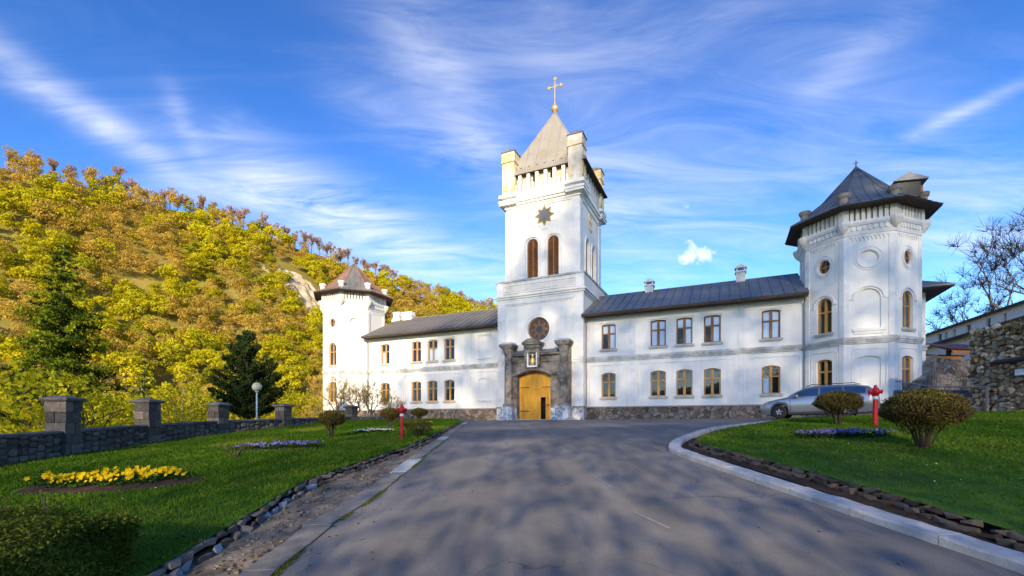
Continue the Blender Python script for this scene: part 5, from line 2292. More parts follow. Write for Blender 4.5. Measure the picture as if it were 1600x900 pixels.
    for o_ in ops:
        g = MB()
        g.box(o_['t0'], o_['t1'], *sorted((-sg*.2, -sg*.21)), o_['h0'], o_['h1'])
        gl = g.build('window', 'dark_pane', root)
        fr_ = MB()
        tm = (o_['t0']+o_['t1'])/2
        fr_.box(tm-.04, tm+.04, *sorted((-sg*.12, -sg*.19)), o_['h0'], o_['h1'])
        fr_.build('mullion', 'wood_dark', gl)
    rf = MB()
    rf.prism([(sg*.5, 11.55), (-sg*4.2, 13.0), (-sg*4.2, 12.9), (sg*.5, 11.40)], 'x', -.4, L_)
    rf.build('upper_roof', 'eave_wood', root)
    rf = MB()
    rf.prism([(sg*2.9, 9.30), (sg*.01, 9.92), (sg*.01, 9.80), (sg*2.9, 9.08)], 'x', -.4, L_)
    rf.build('lower_roof', 'eave_wood', root)


make_right_side()

# ------------------------------------------------------------------ vegetation


def limb(mb, p0, d, L_, r, depth, rng, tips, nside=5, splits=(2, 3), spread=.55, up=.25, shrink=.72):
    """tapered limb that forks; collects the ends of the outer branches in tips"""
    n = 3
    path = [p0.copy()]
    dd = d.normalized()
    for k in range(n):
        dd = (dd+Vector((rng.gauss(0, .12), rng.gauss(0, .12), rng.gauss(0, .08)+up*.12))).normalized()
        path.append(path[-1]+dd*L_/n)
    r1 = r*.62
    mb.tube(path, [r+(r1-r)*k/n for k in range(n+1)], nside, caps=False)
    if depth <= 0:
        tips.append((path[-1], dd, L_))
        return
    m = rng.randint(*splits)
    for k in range(m):
        az = rng.uniform(0, 2*math.pi)
        side = dd.orthogonal().normalized()
        side.rotate(Matrix.Rotation(az, 3, dd))
        nd = (dd*(1-spread*.5)+side*spread*rng.uniform(.6, 1.2)+Vector((0, 0, up))).normalized()
        st = path[-1] if k < 2 else path[2]
        limb(mb, st, nd, L_*shrink*rng.uniform(.8, 1.15), r1*.8, depth-1, rng, tips, max(3, nside-1), splits, spread, up, shrink)
    if depth >= 1:
        tips.append((path[2], dd, L_))


def make_tree(h, seed, leafmat, n_leaf, leaf, crown_r, trunk_frac=.35, depth=3, bark='bark', sparse=1.0, twig=False, zsc=1.0):
    """tree prototype (root, trunk, crown), standing at the origin"""
    rng = random.Random(seed)
    nr = np.random.default_rng(seed)
    root = empty('tree')
    mb = MB()
    tips = []
    tr = h*.018+.05
    base = Vector((0, 0, -.4))
    th = h*trunk_frac
    path = [base, Vector((rng.gauss(0, .1), rng.gauss(0, .1), th*.5)), Vector((rng.gauss(0, .25), rng.gauss(0, .25), th))]
    mb.tube(path, [tr*1.25, tr, tr*.85], 7, caps=False)
    L0 = (h-th)*.42
    k = rng.randint(3, 5)
    for i in range(k):
        az = 2*math.pi*(i+rng.random()*.6)/k
        sp = crown_r/h*1.5
        d = Vector((math.cos(az)*sp, math.sin(az)*sp, 1.0))
        limb(mb, path[-1], d, L0*rng.uniform(.8, 1.1), tr*.55, depth-1, rng, tips, 5, (2, 3), .6, .2)
    limb(mb, path[-1], Vector((0, 0, 1)), L0*1.15, tr*.65, depth-1, rng, tips, 5, (2, 3), .5, .3)
    trunk = mb.build('trunk', bark, root, recalc=False, smooth=True)
    T = np.array([t[0] for t in tips])
    # keep the outline inside the wanted height
    mz = T[:, 2].max()
    sz = h/mz*.96
    for v in trunk.data.vertices:
        if v.co.z > 0:
            v.co.z *= sz
    T[:, 2] *= sz
    m = len(T)
    if twig:
        per = max(1, int(n_leaf/m))
        A = np.repeat(T, per, 0)
        D_ = unit(nr.normal(size=A.shape)+np.array([0, 0, .7])+unit(A-np.array([0, 0, th]))*.8)
        ln = nr.uniform(.5, 1.0, len(A))*h*.11
        Bp = A+D_*ln[:, None]
        Q = [strip_quads(A, Bp, leaf*.5, leaf*.15, nr)]
        # second order twigs
        f = nr.uniform(.3, .9, len(A))
        A2 = A+(Bp-A)*f[:, None]
        B2 = A2+unit(D_+nr.normal(size=A.shape)*.6)*(ln*.55)[:, None]
        Q.append(strip_quads(A2, B2, leaf*.35, leaf*.1, nr))
        Q = np.concatenate(Q)
        tint = nr.uniform(0.1, .9, len(Q))
    else:
        idx = nr.integers(0, m, n_leaf)
        rad = crown_r*.30
        off = nr.normal(size=(n_leaf, 3))
        off = unit(off)*(nr.random((n_leaf, 1))**.5)*rad
        off[:, 2] *= .75*zsc
        C = T[idx]+off
        Q = leaf_quads(C, nr.uniform(.6, 1.3, n_leaf)*leaf, .7, np.tile([-.25, -.75, .6], (n_leaf, 1)), .65, nr)
        clump = nr.uniform(.1, .9, m)
        tint = np.clip(clump[idx]*.6+nr.uniform(0, .4, n_leaf), 0, 1)
    crown = quads_mesh('crown', Q, tint, leafmat, root)
    return root


def placed(root, loc, sc, rz, name, label, cat, group, first=False):
    o = root if first else copy_tree(root)
    o.name = name
    o.location = loc
    o.scale = (sc[0], sc[0], sc[1]) if hasattr(sc, '__len__') else (sc, sc, sc)
    o.rotation_euler = (0, 0, rz)
    tag(o, label, cat, group)
    return o


def far_tree(h, seed, leafmat, n_leaf, leaf, crown_r, low=.22, bark='bark_pale', sharp=1.0):
    """rounded far tree: a trunk with limbs and a crown of billowing clumps whose leaves face outwards"""
    rng = random.Random(seed)
    nr = np.random.default_rng(seed)
    root = empty('tree')
    mb = MB()
    mb.tube([(0, 0, -1.2), (rng.gauss(0, .15), rng.gauss(0, .15), h*.4), (rng.gauss(0, .3), rng.gauss(0, .3), h*.8)], [.26, .18, .06], 6, caps=False)
    nc = 11
    zc = h*(low+(1-low)*.52)
    rz = h*(1-low)*.5
    cs = []
    for k in range(nc):
        u = Vector((rng.gauss(0, 1), rng.gauss(0, 1), rng.gauss(0, 1))).normalized()*rng.uniform(.35, .72)
        c = np.array([u.x*crown_r, u.y*crown_r, zc+u.z*rz])
        cs.append((c, crown_r*rng.uniform(.34, .52)))
        mb.tube([(0, 0, h*.3), tuple(c)], [.09, .03], 4, caps=False)
    cs.append((np.array([0, 0, zc]), crown_r*.6))
    mb.build('trunk', bark, root, recalc=False, smooth=True)
    C, Nn, T = [], [], []
    per = n_leaf//len(cs)
    for c, r in cs:
        u = unit(nr.normal(size=(per, 3)))
        u[:, 2] = np.where(u[:, 2] < -.3, -u[:, 2], u[:, 2])
        rr = r*(1-np.abs(nr.normal(0, .16, per)))
        C.append(c+u*rr[:, None]*np.array([1, 1, .85]))
        Nn.append(u)
        T.append(np.clip(rng.uniform(.25, .75)+nr.uniform(-.25, .25, per), 0, 1))
    C, Nn, T = np.concatenate(C), np.concatenate(Nn), np.concatenate(T)
    quads_mesh('crown', leaf_tris(C, nr.uniform(.6, 1.3, len(C))*leaf, .9, Nn, .55, nr), T, leafmat, root)
    return root


# prototypes for the hillside
P_YEL = [far_tree(11.5, 100+k, 'leaf_yellow', 800, .66, 4.2) for k in range(3)]
P_OLI = [far_tree(11.5, 110+k, 'leaf_olive', 780, .66, 4.0) for k in range(3)]
P_BRO = [far_tree(12.5, 120+k, 'leaf_brown', 760, .50, 3.9, .28) for k in range(3)]
P_RID = [make_tree(13, 130+k, 'leaf_ridge', 900, .17, 3.2, .46, 3, 'bark', twig=True) for k in range(4)]


def crown_arrays(root):
    """leaf and wood quads of a prototype for the mass of far trees"""
    cr = [c for c in root.children if c.name.startswith('crown')][0]
    n = len(cr.data.polygons)
    co = np.empty(n*3*3, np.float32)
    cr.data.vertices.foreach_get('co', co)
    t = np.empty(n, np.float32)
    cr.data.attributes['tint'].data.foreach_get('value', t)
    return co.reshape(n, 3, 3), t


def rock_zone(s, d):
    return .20 < d < .50 and abs((s-.503)-(d-.34)*.10) < .011


def hillside():
    nr = np.random.default_rng(77)
    kinds = [('y', P_YEL, 0), ('o', P_OLI, 1), ('b', P_BRO, 2)]
    arrs = {k: [crown_arrays(p) for p in P] for k, P, _ in kinds}
    # jittered rows down the slope
    pts = []
    Ltot = _rs[-1]
    for d in np.arange(.075, 1.0, .036):
        for s in np.arange(.10, .93, 4.4/Ltot):
            ss_ = s+nr.uniform(-.5, .5)*4.4/Ltot
            dd = d+nr.uniform(-.5, .5)*.036
            x, y, z = (float(q) for q in hill_point(ss_, max(dd, 0)))
            if y < 40 or rock_zone(ss_, dd):
                continue
            px = 800+720*x/y
            if not -120 < px < 980:
                continue
            pts.append((ss_, dd, x, y, z))
    # which are single trees: those nearest to the viewer and scattered bright ones
    pts.sort(key=lambda p: p[2]**2+p[3]**2)
    Q, T, MI = [], [], []
    single = []
    cl = np.sin(np.arange(len(pts)))
    for i, (s, d, x, y, z) in enumerate(pts):
        v = math.sin(s*61+1.3)*math.sin(d*9+s*20)+.55*math.sin(s*143+d*17)+nr.normal(0, .55)
        up = (1-d)
        pb = .62+.9*(up-.5)
        if v > .32-.28*up+(.7 if up > .88 else 0):
            k = 0
        elif v > -.22+.25*(up > .8):
            k = 1
        else:
            k = 2
        near = i < 150
        sc = (.62+.62*nr.random()**1.3)*(1.12 if k == 0 else 1.0)
        rz = nr.uniform(0, 6.28)
        if near:
            single.append((k, (x, y, z), sc, rz))
            continue
        P, t = arrs['yob'[k]][nr.integers(0, 3)]
        c, s_ = math.cos(rz), math.sin(rz)
        Rm = np.array([[c, -s_, 0], [s_, c, 0], [0, 0, 1]])
        Q.append((P @ Rm.T)*sc+np.array([x, y, z]))
        tv = nr.uniform(-.22, .22)
        T.append(np.clip(t*.75+.125+tv, 0, 1))
        MI.append(np.full(len(t), k))
    o = quads_mesh('hillside_forest', np.concatenate(Q), np.concatenate(T), ['leaf_yellow', 'leaf_olive', 'leaf_brown'], None, np.concatenate(MI))
    tag(o, 'mass of budding spring trees covering the sunlit hillside', 'forest', kind='stuff')
    labs = [('leafy_tree', 'yellow-green leafing tree low on the sunlit hillside', 'yellow-green trees at the foot of the hill'),
            ('leafy_tree', 'olive-green leafing tree low on the sunlit hillside', 'olive trees at the foot of the hill'),
            ('bare_tree', 'bare tan-brown tree low on the sunlit hillside', 'bare trees at the foot of the hill')]
    Ps = [P_YEL, P_OLI, P_BRO]
    for i, (k, loc, sc, rz) in enumerate(single):
        placed(Ps[k][i % 3], loc, sc, rz, labs[k][0], labs[k][1], 'tree', labs[k][2])
    # bare trees on the skyline
    n = 0
    for s in np.arange(.20, .80, .0046):
        s2 = s+nr.uniform(-.002, .002)
        x, y, z = (float(q) for q in hill_point(s2, nr.uniform(-.03, .05)))
        px = 800+720*x/y
        if not -40 < px < 790:
            continue
        placed(P_RID[n % 4], (x, y, z-.3), (nr.uniform(.65, .95), nr.uniform(.7, 1.1)), nr.uniform(0, 6.28), 'ridge_tree', 'bare brown tree standing on the skyline of the hill', 'tree', 'bare trees along the ridge')
        n += 1
    print('hill trees', len(pts), 'single', len(single), 'ridge', n)


hillside()


def rock_outcrop():
    nr = random.Random(12)
    mb = MB()
    rows = []
    S = np.linspace(.490, .516, 16)
    Dd = np.linspace(.20, .50, 26)
    cx, cy, cz = (float(q) for q in hill_point(.497, .35))
    for s in S:
        row = []
        for d in Dd:
            x, y, z = (float(q) for q in hill_point(s+.10*(d-.34), d))
            e = min(1, 5*(1-abs((s-.503)/.0132)))*min(1, (d-.2)*18, (.5-d)*18)
            bump = max(0, e)*(1.8+1.5*math.sin(s*900)*math.sin(d*60)+nr.uniform(-.7, .9))
            row.append((x+bump*.4-cx, y-bump*.8-cy, z+bump*.6-.4-cz))
        rows.append(row)
    mb.loft(rows, closed=False, caps=False)
    o = mb.build('rock_outcrop', 'rock', recalc=False)
    o.location = (cx, cy, cz)
    tag(o, 'pale bare rock outcrop showing through the trees on the hillside', 'rock')


rock_outcrop()


def spruce(name, loc, h, r, seed, mat, label, tiers=26, droop=.55, n_per=150, nsize=.30, lean=0., base_frac=.08, gap=.0, irregular=.25):
    rng = random.Random(seed)
    nr = np.random.default_rng(seed)
    root = empty(name, loc)
    tag(root, label, 'tree')
    mb = MB()
    mb.tube([(0, 0, -.5), (lean*.4, 0, h*.5), (lean, 0, h*.99)], [h*.016+.04, h*.010+.03, .02], 8)
    Q, T = [], []
    for k in range(tiers):
        f = base_frac+(1-base_frac)*k/tiers
        z = h*f
        rad = r*(1-f)**.8*rng.uniform(1-irregular, 1+irregular*.6)+.12
        nb = max(4, int(7*(1-f)+4))
        for j in range(nb):
            if rng.random() < gap:
                continue
            az = 2*math.pi*(j+rng.random())/nb
            L_ = rad*rng.uniform(.65, 1.1)
            d = Vector((math.cos(az), math.sin(az), 0))
            pts = []
            for q in range(5):
                u = q/4
                pts.append(Vector((lean*f, 0, z+rng.uniform(-.1, .1)))+d*L_*u+Vector((0, 0, -droop*L_*u*(1.15-u*.55)+.12*L_*u*u)))
            mb.tube(pts, [.05*L_**.5*.6+.01, .035, .025, .015, .008], 3, caps=False)
            m = max(8, int(n_per*L_/r))
            u = nr.random(m)**.75
            P = np.array([[p.x, p.y, p.z] for p in pts])
            idx = np.clip((u*4).astype(int), 0, 3)
            fr = u*4-idx
            C = P[idx]*(1-fr[:, None])+P[idx+1]*fr[:, None]
            w = .16*L_*(1.1-u*.6)+.08
            C = C+nr.normal(size=(m, 3))*np.stack([w*.55, w*.55, w*.25], 1)
            C[:, 2] -= np.abs(nr.normal(0, .5, m))*w*1.1
            nrm = np.tile([d.x*.9-.1, d.y*.9-.4, .35], (m, 1))
            Q.append(leaf_quads(C, nr.uniform(.6, 1.3, m)*nsize, .45, nrm, .9, nr))
            T.append(np.clip(rng.uniform(.05, .75)+nr.uniform(-.15, .3, m), 0, 1))
    mb.build('trunk', 'bark', root, recalc=False)
    quads_mesh('crown', np.concatenate(Q), np.concatenate(T), mat, root)
    return root


def terrain_left(x, y):
    return -5.0


spruce('spruce_tree', (-47.5, 48.5, -4.8), 26.0, 8.2, 5, 'needle', 'tall drooping spruce, sunlit yellow-green, left of the hill view', 36, .52, 330, .42, .4, .10, .08, .3)
spruce('spruce_tree', (-38.4, 48, -4.8), 13.6, 2.9, 6, 'needle', 'small slim spruce right of the tall drooping spruce', 20, .45, 110, .32, .1, .1, .1, .3)
spruce('spruce_tree', (-57.5, 55, -4.8), 15.0, 4.0, 9, 'needle', 'dark spruce half hidden at the left edge of the picture', 22, .5, 130, .36, .1, .1, .05, .3)
spruce('spruce_tree', (-35.0, 60, -4.8), 15.5, 3.4, 16, 'needle', 'sparse green spruce between the tall spruce and the dark yew', 20, .5, 100, .34, .1, .1, .15, .35)


def yew():
    rng = random.Random(44)
    nr = np.random.default_rng(44)
    x, y = -17.2, 30.0
    z0 = -1.2
    root = empty('yew_tree', (x, y, z0))
    tag(root, 'dark green spreading yew behind the low wall and the globe lamp', 'tree')
    H_ = 5.95+EYE-z0
    mb = MB()
    mb.tube([(0, 0, -1.5), (.05, 0, H_*.35), (-.1, 0, H_*.93)], [.20, .15, .03], 8)
    Q, T = [], []
    zb = .75+EYE-z0
    for k in range(150):
        f = rng.random()**1.15
        z = zb+(H_-zb)*f*.97
        rad = 2.75*min(1, .35+2.4*(f+.06))*(1-f)**.72+.15
        az = rng.uniform(0, 2*math.pi)
        L_ = rad*rng.uniform(.7, 1.12)
        d = Vector((math.cos(az), math.sin(az), 0))
        rise = rng.uniform(.25, .6)
        p0 = Vector((0, 0, z-L_*.30))
        pts = [p0+d*L_*u+Vector((0, 0, rise*L_*u*u*1.1)) for u in (0, .33, .66, 1)]
        mb.tube(pts, [.04, .03, .02, .008], 3, caps=False)
        m = int(60+120*L_)
        u = nr.random(m)**.6
        P = np.array([[p.x, p.y, p.z] for p in pts])
        idx = np.clip((u*3).astype(int), 0, 2)
        fr = u*3-idx
        C = P[idx]*(1-fr[:, None])+P[idx+1]*fr[:, None]
        w = .22*(1.2-u*.8)
        C = C+nr.normal(size=(m, 3))*w[:, None]*np.array([.8, .8, .55])
        Q.append(leaf_quads(C, nr.uniform(.10, .22, m), .4, np.tile([d.x*.9, d.y*.9-.2, .4], (m, 1)), .9, nr))
        T.append(np.clip(rng.uniform(0, .6)+nr.uniform(-.1, .3, m), 0, 1))
    mb.build('trunk', 'bark', root, recalc=False)
    quads_mesh('crown', np.concatenate(Q), np.concatenate(T), 'needle_dark', root)


yew()

# trees and saplings in the hollow between the wall and the hill
P_SAP = [make_tree(7.5, 150+k, 'leaf_olive', 1100, .22, 2.2, .30, 3, 'bark_pale') for k in range(2)]
P_SAPY = [make_tree(7.5, 160+k, 'leaf_yellow', 1200, .22, 2.2, .25, 3, 'bark') for k in range(3)]
P_SAPB = [make_tree(8, 170+k, 'leaf_brown', 900, .03, 1.8, .25, 3, 'bark_pale', twig=True) for k in range(3)]
P_BUSHY = [make_tree(10, 180+k, 'leaf_yellow', 2200, .34, 3.6, .18, 3, 'bark') for k in range(2)]


def hollow():
    rng = random.Random(9)
    spots = []
    n = 0
    tries = 0
    while n < 104 and tries < 6000:
        tries += 1
        y = rng.uniform(17, 78)
        px = rng.uniform(-60, 520)
        x = (px-800)/720*y
        wx = float(wall_x(min(y, 60)))
        if x > wx-3.5 or (y > 30 and x > -15-(y-30)*.12):
            continue
        if abs(px-388) < 75 and y < 36:
            continue
        if abs(px-90) < 85 and 24 < y < 52:
            continue
        if any((x-a)**2+(y-b)**2 < (1.7+.02*y)**2 for a, b in spots):
            continue
        spots.append((x, y))
        z = -4.6 if x < wx-9 else -4.6+(9+x-wx)*.35
        r = rng.random()
        if y > 44 and r < .55:
            P, nm, lab, grp, sc = P_BUSHY, 'leafy_tree', 'bushy yellow-green tree in the hollow behind the low wall', 'bushy trees behind the wall', rng.uniform(.7, 1.05)
        elif r < .50:
            P, nm, lab, grp, sc = P_SAPY, 'sapling', 'young yellow-green sapling rising behind the low stone wall', 'yellow-green saplings behind the wall', rng.uniform(.75, 1.15)
        elif r < .84:
            P, nm, lab, grp, sc = P_SAP, 'sapling', 'young olive-green sapling rising behind the low stone wall', 'olive saplings behind the wall', rng.uniform(.75, 1.15)
        else:
            P, nm, lab, grp, sc = P_SAPB, 'bare_sapling', 'thin bare golden-brown sapling rising behind the low stone wall', 'bare saplings behind the wall', rng.uniform(.75, 1.2)
        placed(rng.choice(P), (x, y, z), (sc, sc*rng.uniform(.85, 1.15)), rng.uniform(0, 6.28), nm, lab, 'tree', grp)
        n += 1
    # undergrowth
    nr = np.random.default_rng(5)
    m = 26000
    y = nr.uniform(14, 80, m)
    px = nr.uniform(-60, 560, m)
    x = (px-800)/720*y
    wx = np.interp(y, [-10]+_py+[60], [-12.0]+_px+[-9.7])
    ok = (x < wx-1.2) & ~((y > 33) & (x > -15))
    x, y, wx = x[ok], y[ok], wx[ok]
    zz = np.where(x < wx-9, -4.8, -4.8+(9+x-wx)*.42)
    h = nr.random(len(x))**1.6*2.2*(.6+.5*np.sin(x*.9)*np.sin(y*.7))
    C = np.stack([x, y, zz+h], 1)
    o = quads_mesh('undergrowth', leaf_quads(C, nr.uniform(.18, .42, len(x)), .6), nr.uniform(0, 1, len(x)), ['leaf_olive', 'leaf_brown', 'leaf_yellow'], None, nr.integers(0, 3, len(x)))
    tag(o, 'tangled brown and green undergrowth in the hollow behind the wall', 'undergrowth', kind='stuff')


hollow()

# ornamental bare trees before the left tower, and the bare trees on the far right
P_ORN = [make_tree(4.2, 200+k, 'leaf_brown', 900, .035, 1.7, .22, 4, 'bark_pale', twig=True) for k in range(2)]
for k, (px, y, sc, lab) in enumerate([(527, 35.5, .85, 'leftmost bare ornamental tree before the left corner tower'), (556, 34.8, .7, 'low bare ornamental tree by the fifth pillar, before the left corner tower'), (580, 36.0, .75, 'bare ornamental tree between the left tower and the left wing'), (612, 36.4, .55, 'small bare ornamental tree before the far end of the left wing')]):
    x = (px-800)/720*y
    placed(P_ORN[k % 2], (x, y, gz(x, y)-.05), sc, k*1.7, 'ornamental_tree', lab, 'tree', 'bare ornamental trees')
P_BIG = [make_tree(21, 210+k, 'leaf_dark_twig', 1500, .07, 8.0, .22, 4, 'bark', twig=True) for k in range(2)]
for k, (x, y, z, sc, lab) in enumerate([(63.0, 55.5, 9.0, .95, 'large bare dark tree behind the long outbuilding at the right edge'), (69.5, 59.0, 9.0, .95, 'second bare dark tree behind the long outbuilding, cut by the right edge'), (68.0, 66.0, 8.0, .7, 'smaller bare tree behind the long outbuilding')]):
    placed(P_BIG[k % 2], (x, y, z), sc, 1.2+k*2.1, 'bare_tree', lab, 'tree', 'bare trees behind the outbuilding')


# clipped dormant shrubs
def shrub(loc, h, w, seed, mat, label, n=5200, leaf=.045, stem_frac=.32, vase=1.0, flat=1.0):
    rng = random.Random(seed)
    nr = np.random.default_rng(seed)
    root = empty('shrub', loc)
    tag(root, label, 'shrub')
    mb = MB()
    zc = h*(stem_frac+(1-stem_frac)*.52)
    rz = h*(1-stem_frac)*.52
    Q, T = [], []
    for k in range(13):
        az = 6.28*k/13+rng.uniform(-.2, .2)
        rr = w*.5*rng.uniform(.3, .85)
        e = Vector((math.cos(az)*rr, math.sin(az)*rr, zc+rng.uniform(-.3, .25)*rz))
        b = Vector((math.cos(az)*.05, math.sin(az)*.05, -.05))
        mid = b.lerp(e, .5)+Vector((math.cos(az)*-.08*w*vase, math.sin(az)*-.08*w*vase, .05*h))
        mb.tube([b, mid, e], [.016*h+.005, .011*h+.004, .005], 5)
    mb.build('stems', 'bark_dark', root, recalc=False)
    u = unit(nr.normal(size=(n, 3)))
    rad = 1-np.abs(nr.normal(0, .16, n))
    rad = np.clip(rad, .15, 1.04)
    rad *= np.where((u[:, 2] < -.55) & (nr.random(n) < .75), .6, 1.0)
    # lumpy outline
    lump = 1+.06*np.sin(u[:, 0]*7+seed)*np.sin(u[:, 1]*6)+.05*np.sin(u[:, 2]*9+u[:, 0]*5)
    C = u*(rad*lump)[:, None]*np.array([w*.5, w*.5, rz])
    C[:, 2] = np.where(C[:, 2] > 0, C[:, 2]*flat, C[:, 2])
    low = np.clip(-u[:, 2], 0, 1)
    C[:, 0] *= 1-.55*low**1.5*vase
    C[:, 1] *= 1-.55*low**1.5*vase
    C[:, 2] += zc
    nrm = u.copy()
    nrm[:, 2] += .5
    Q.append(leaf_quads(C, nr.uniform(.6, 1.4, n)*leaf, .5, nrm, .8, nr))
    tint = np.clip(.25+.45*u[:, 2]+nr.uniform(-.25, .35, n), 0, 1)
    T.append(tint)
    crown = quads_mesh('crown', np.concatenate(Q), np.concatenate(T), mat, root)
    # twigs
    m = int(n*.5)
    hi = np.where(u[:, 2] > -.25)[0]
    A = C[hi[nr.integers(0, len(hi), m)]]
    org = np.array([0, 0, h*stem_frac*.6])
    d = unit(A-org+nr.normal(size=A.shape)*.12*w)
    ln = nr.uniform(.08, .2, m)*h*.7
    S = strip_quads(A-d*ln[:, None], A+d*.02, .006*h, .003*h, nr)
    tag(quads_mesh('twigs', S, nr.uniform(0, 1, m), 'twig_brown', root), kind='stuff')
    return root


def on(px, y, dz=.1):
    x = (px-800)/720*y
    return (x, y, gz(x, y)+dz)


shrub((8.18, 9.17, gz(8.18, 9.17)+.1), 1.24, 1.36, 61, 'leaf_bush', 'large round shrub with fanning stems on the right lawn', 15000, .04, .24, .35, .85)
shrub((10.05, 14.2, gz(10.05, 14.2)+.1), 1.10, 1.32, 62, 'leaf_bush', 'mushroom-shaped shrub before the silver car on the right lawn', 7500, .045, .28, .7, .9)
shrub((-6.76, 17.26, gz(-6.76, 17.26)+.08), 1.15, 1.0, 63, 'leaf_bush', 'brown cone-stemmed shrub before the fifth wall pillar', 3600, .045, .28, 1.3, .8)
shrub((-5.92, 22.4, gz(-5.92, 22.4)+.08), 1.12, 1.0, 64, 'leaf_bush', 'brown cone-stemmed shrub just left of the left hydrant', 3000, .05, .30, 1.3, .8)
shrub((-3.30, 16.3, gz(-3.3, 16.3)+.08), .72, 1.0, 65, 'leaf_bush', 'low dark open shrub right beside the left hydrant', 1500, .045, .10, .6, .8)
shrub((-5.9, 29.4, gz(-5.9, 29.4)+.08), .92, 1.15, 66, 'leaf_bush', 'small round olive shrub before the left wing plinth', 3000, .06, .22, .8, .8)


def hedge():
    nr = np.random.default_rng(3)
    x0, x1, y0, y1 = -6.6, -3.72, 3.20, 4.60
    zg = gz(-4.5, 4.2)+.02
    root = empty('hedge', ((x0+x1)/2, (y0+y1)/2, zg))
    tag(root, 'clipped dark green box hedge in the lower left corner', 'hedge')
    H_ = .76
    n = 46000
    f = nr.random(n)
    C = np.empty((n, 3))
    C[:, 0] = nr.uniform(x0, x1, n)
    C[:, 1] = nr.uniform(y0, y1, n)
    C[:, 2] = nr.uniform(.05, H_, n)
    face = nr.integers(0, 10, n)
    dep = np.abs(nr.normal(0, .06, n))
    top = face < 4
    fro = (face >= 4) & (face < 7)
    rgt = face >= 7
    C[top, 2] = H_-dep[top]+.05*np.sin(C[top, 0]*5)*np.sin(C[top, 1]*6)
    C[fro, 1] = y0+dep[fro]+.03*np.sin(C[fro, 0]*7)
    C[rgt, 0] = x1-dep[rgt]+.05*np.sin(C[rgt, 1]*5+C[rgt, 2]*4)
    # rounded edges
    ex = np.clip((C[:, 0]-(x1-.2))/.2, 0, 1)
    ey = np.clip(((y0+.2)-C[:, 1])/.2, 0, 1)
    C[:, 2] -= np.where(C[:, 2] > H_-.2, .10*(ex**2+ey**2), 0)
    C -= np.array([(x0+x1)/2, (y0+y1)/2, 0])
    nrm = np.zeros((n, 3))
    nrm[:, 2] = .6
    nrm[rgt, 0] = 1
    nrm[fro, 1] = -1
    Q = leaf_quads(C, nr.uniform(.022, .046, n), .55, nrm, .7, nr)
    patch = .5+.5*np.sin(C[:, 0]*5.1)*np.sin(C[:, 1]*4.3+C[:, 2]*6)
    quads_mesh('leaves', Q, np.clip(nr.uniform(.12, .95, n)*(.5+.6*patch)+.05*(C[:, 2] > .8), 0, 1), 'leaf_hedge', root)
    mb = MB()
    rng = random.Random(2)
    cx, cy = (x0+x1)/2, (y0+y1)/2
    for k in range(70):
        x, y = rng.uniform(x0+.1, x1-.1)-cx, rng.uniform(y0+.1, y1-.1)-cy
        mb.tube([(x, y, 0), (x+rng.uniform(-.1, .1), y+rng.uniform(-.1, .1), H_*.5), (x+rng.uniform(-.2, .2), y+rng.uniform(-.2, .2), H_-.06)], [.012, .008, .003], 4)
    mb.build('stems', 'bark', root, recalc=False)
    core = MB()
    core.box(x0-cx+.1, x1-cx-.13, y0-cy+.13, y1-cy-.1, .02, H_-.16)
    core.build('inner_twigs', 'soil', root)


hedge()


def rose_bush(loc, h, seed, label, n=5):
    rng = random.Random(seed)
    root = empty('rose_bush', loc)
    tag(root, label, 'bush')
    mb = MB()
    tips = []
    for k in range(n):
        az = 6.28*k/n+rng.random()
        limb(mb, Vector((0, 0, -.03)), Vector((math.cos(az)*.7, math.sin(az)*.7, 1)), h*.5, .022, 1, rng, tips, 5, (2, 2), .6, .2)
    mb.build('stems', 'bark', root, recalc=False)
    T = np.array([t[0] for t in tips])
    C = np.repeat(T, 6, 0)+RNG.normal(0, .03, (len(T)*6, 3))
    quads_mesh('buds', leaf_quads(C, RNG.uniform(.02, .05, len(C))), RNG.uniform(0, 1, len(C)), 'leaf_bush', root)


rose_bush(on(368, 12.1), .62, 71, 'small bare pruned rose bush before the purple pansies on the left lawn')
rose_bush((-5.05, 4.95, gz(-5.05, 4.95)+.1), .95, 72, 'bare thorny rose stems rising behind the box hedge', 4)


# flower beds
def flower_bed(c, rx, ry, label, rz=0.):
    mb = MB()
    rings = []
    rng = random.Random(int(c[0]*7))
    n = 40
    for f, dz in ((1.0, .0), (.92, .03), (.5, .06), (.05, .06)):
        ring = []
        for k in range(n):
            a = 6.283*k/n
            w = 1+.05*math.sin(3*a+1)+.03*math.sin(7*a)+rng.uniform(-.01, .01)
            x, y = math.cos(a)*rx*f*w, math.sin(a)*ry*f*w
            x, y = x*math.cos(rz)-y*math.sin(rz), x*math.sin(rz)+y*math.cos(rz)
            ring.append((x, y, gz(c[0]+x, c[1]+y)-gz(*c)+.104+dz))
        rings.append(ring)
    mb.loft(rings, True, False)
    mb.poly(rings[-1])
    o = mb.build('flower_bed', 'soil', None, smooth=True, recalc=False)
    o.location = (c[0], c[1], gz(*c))
    tag(o, label, 'flower bed')


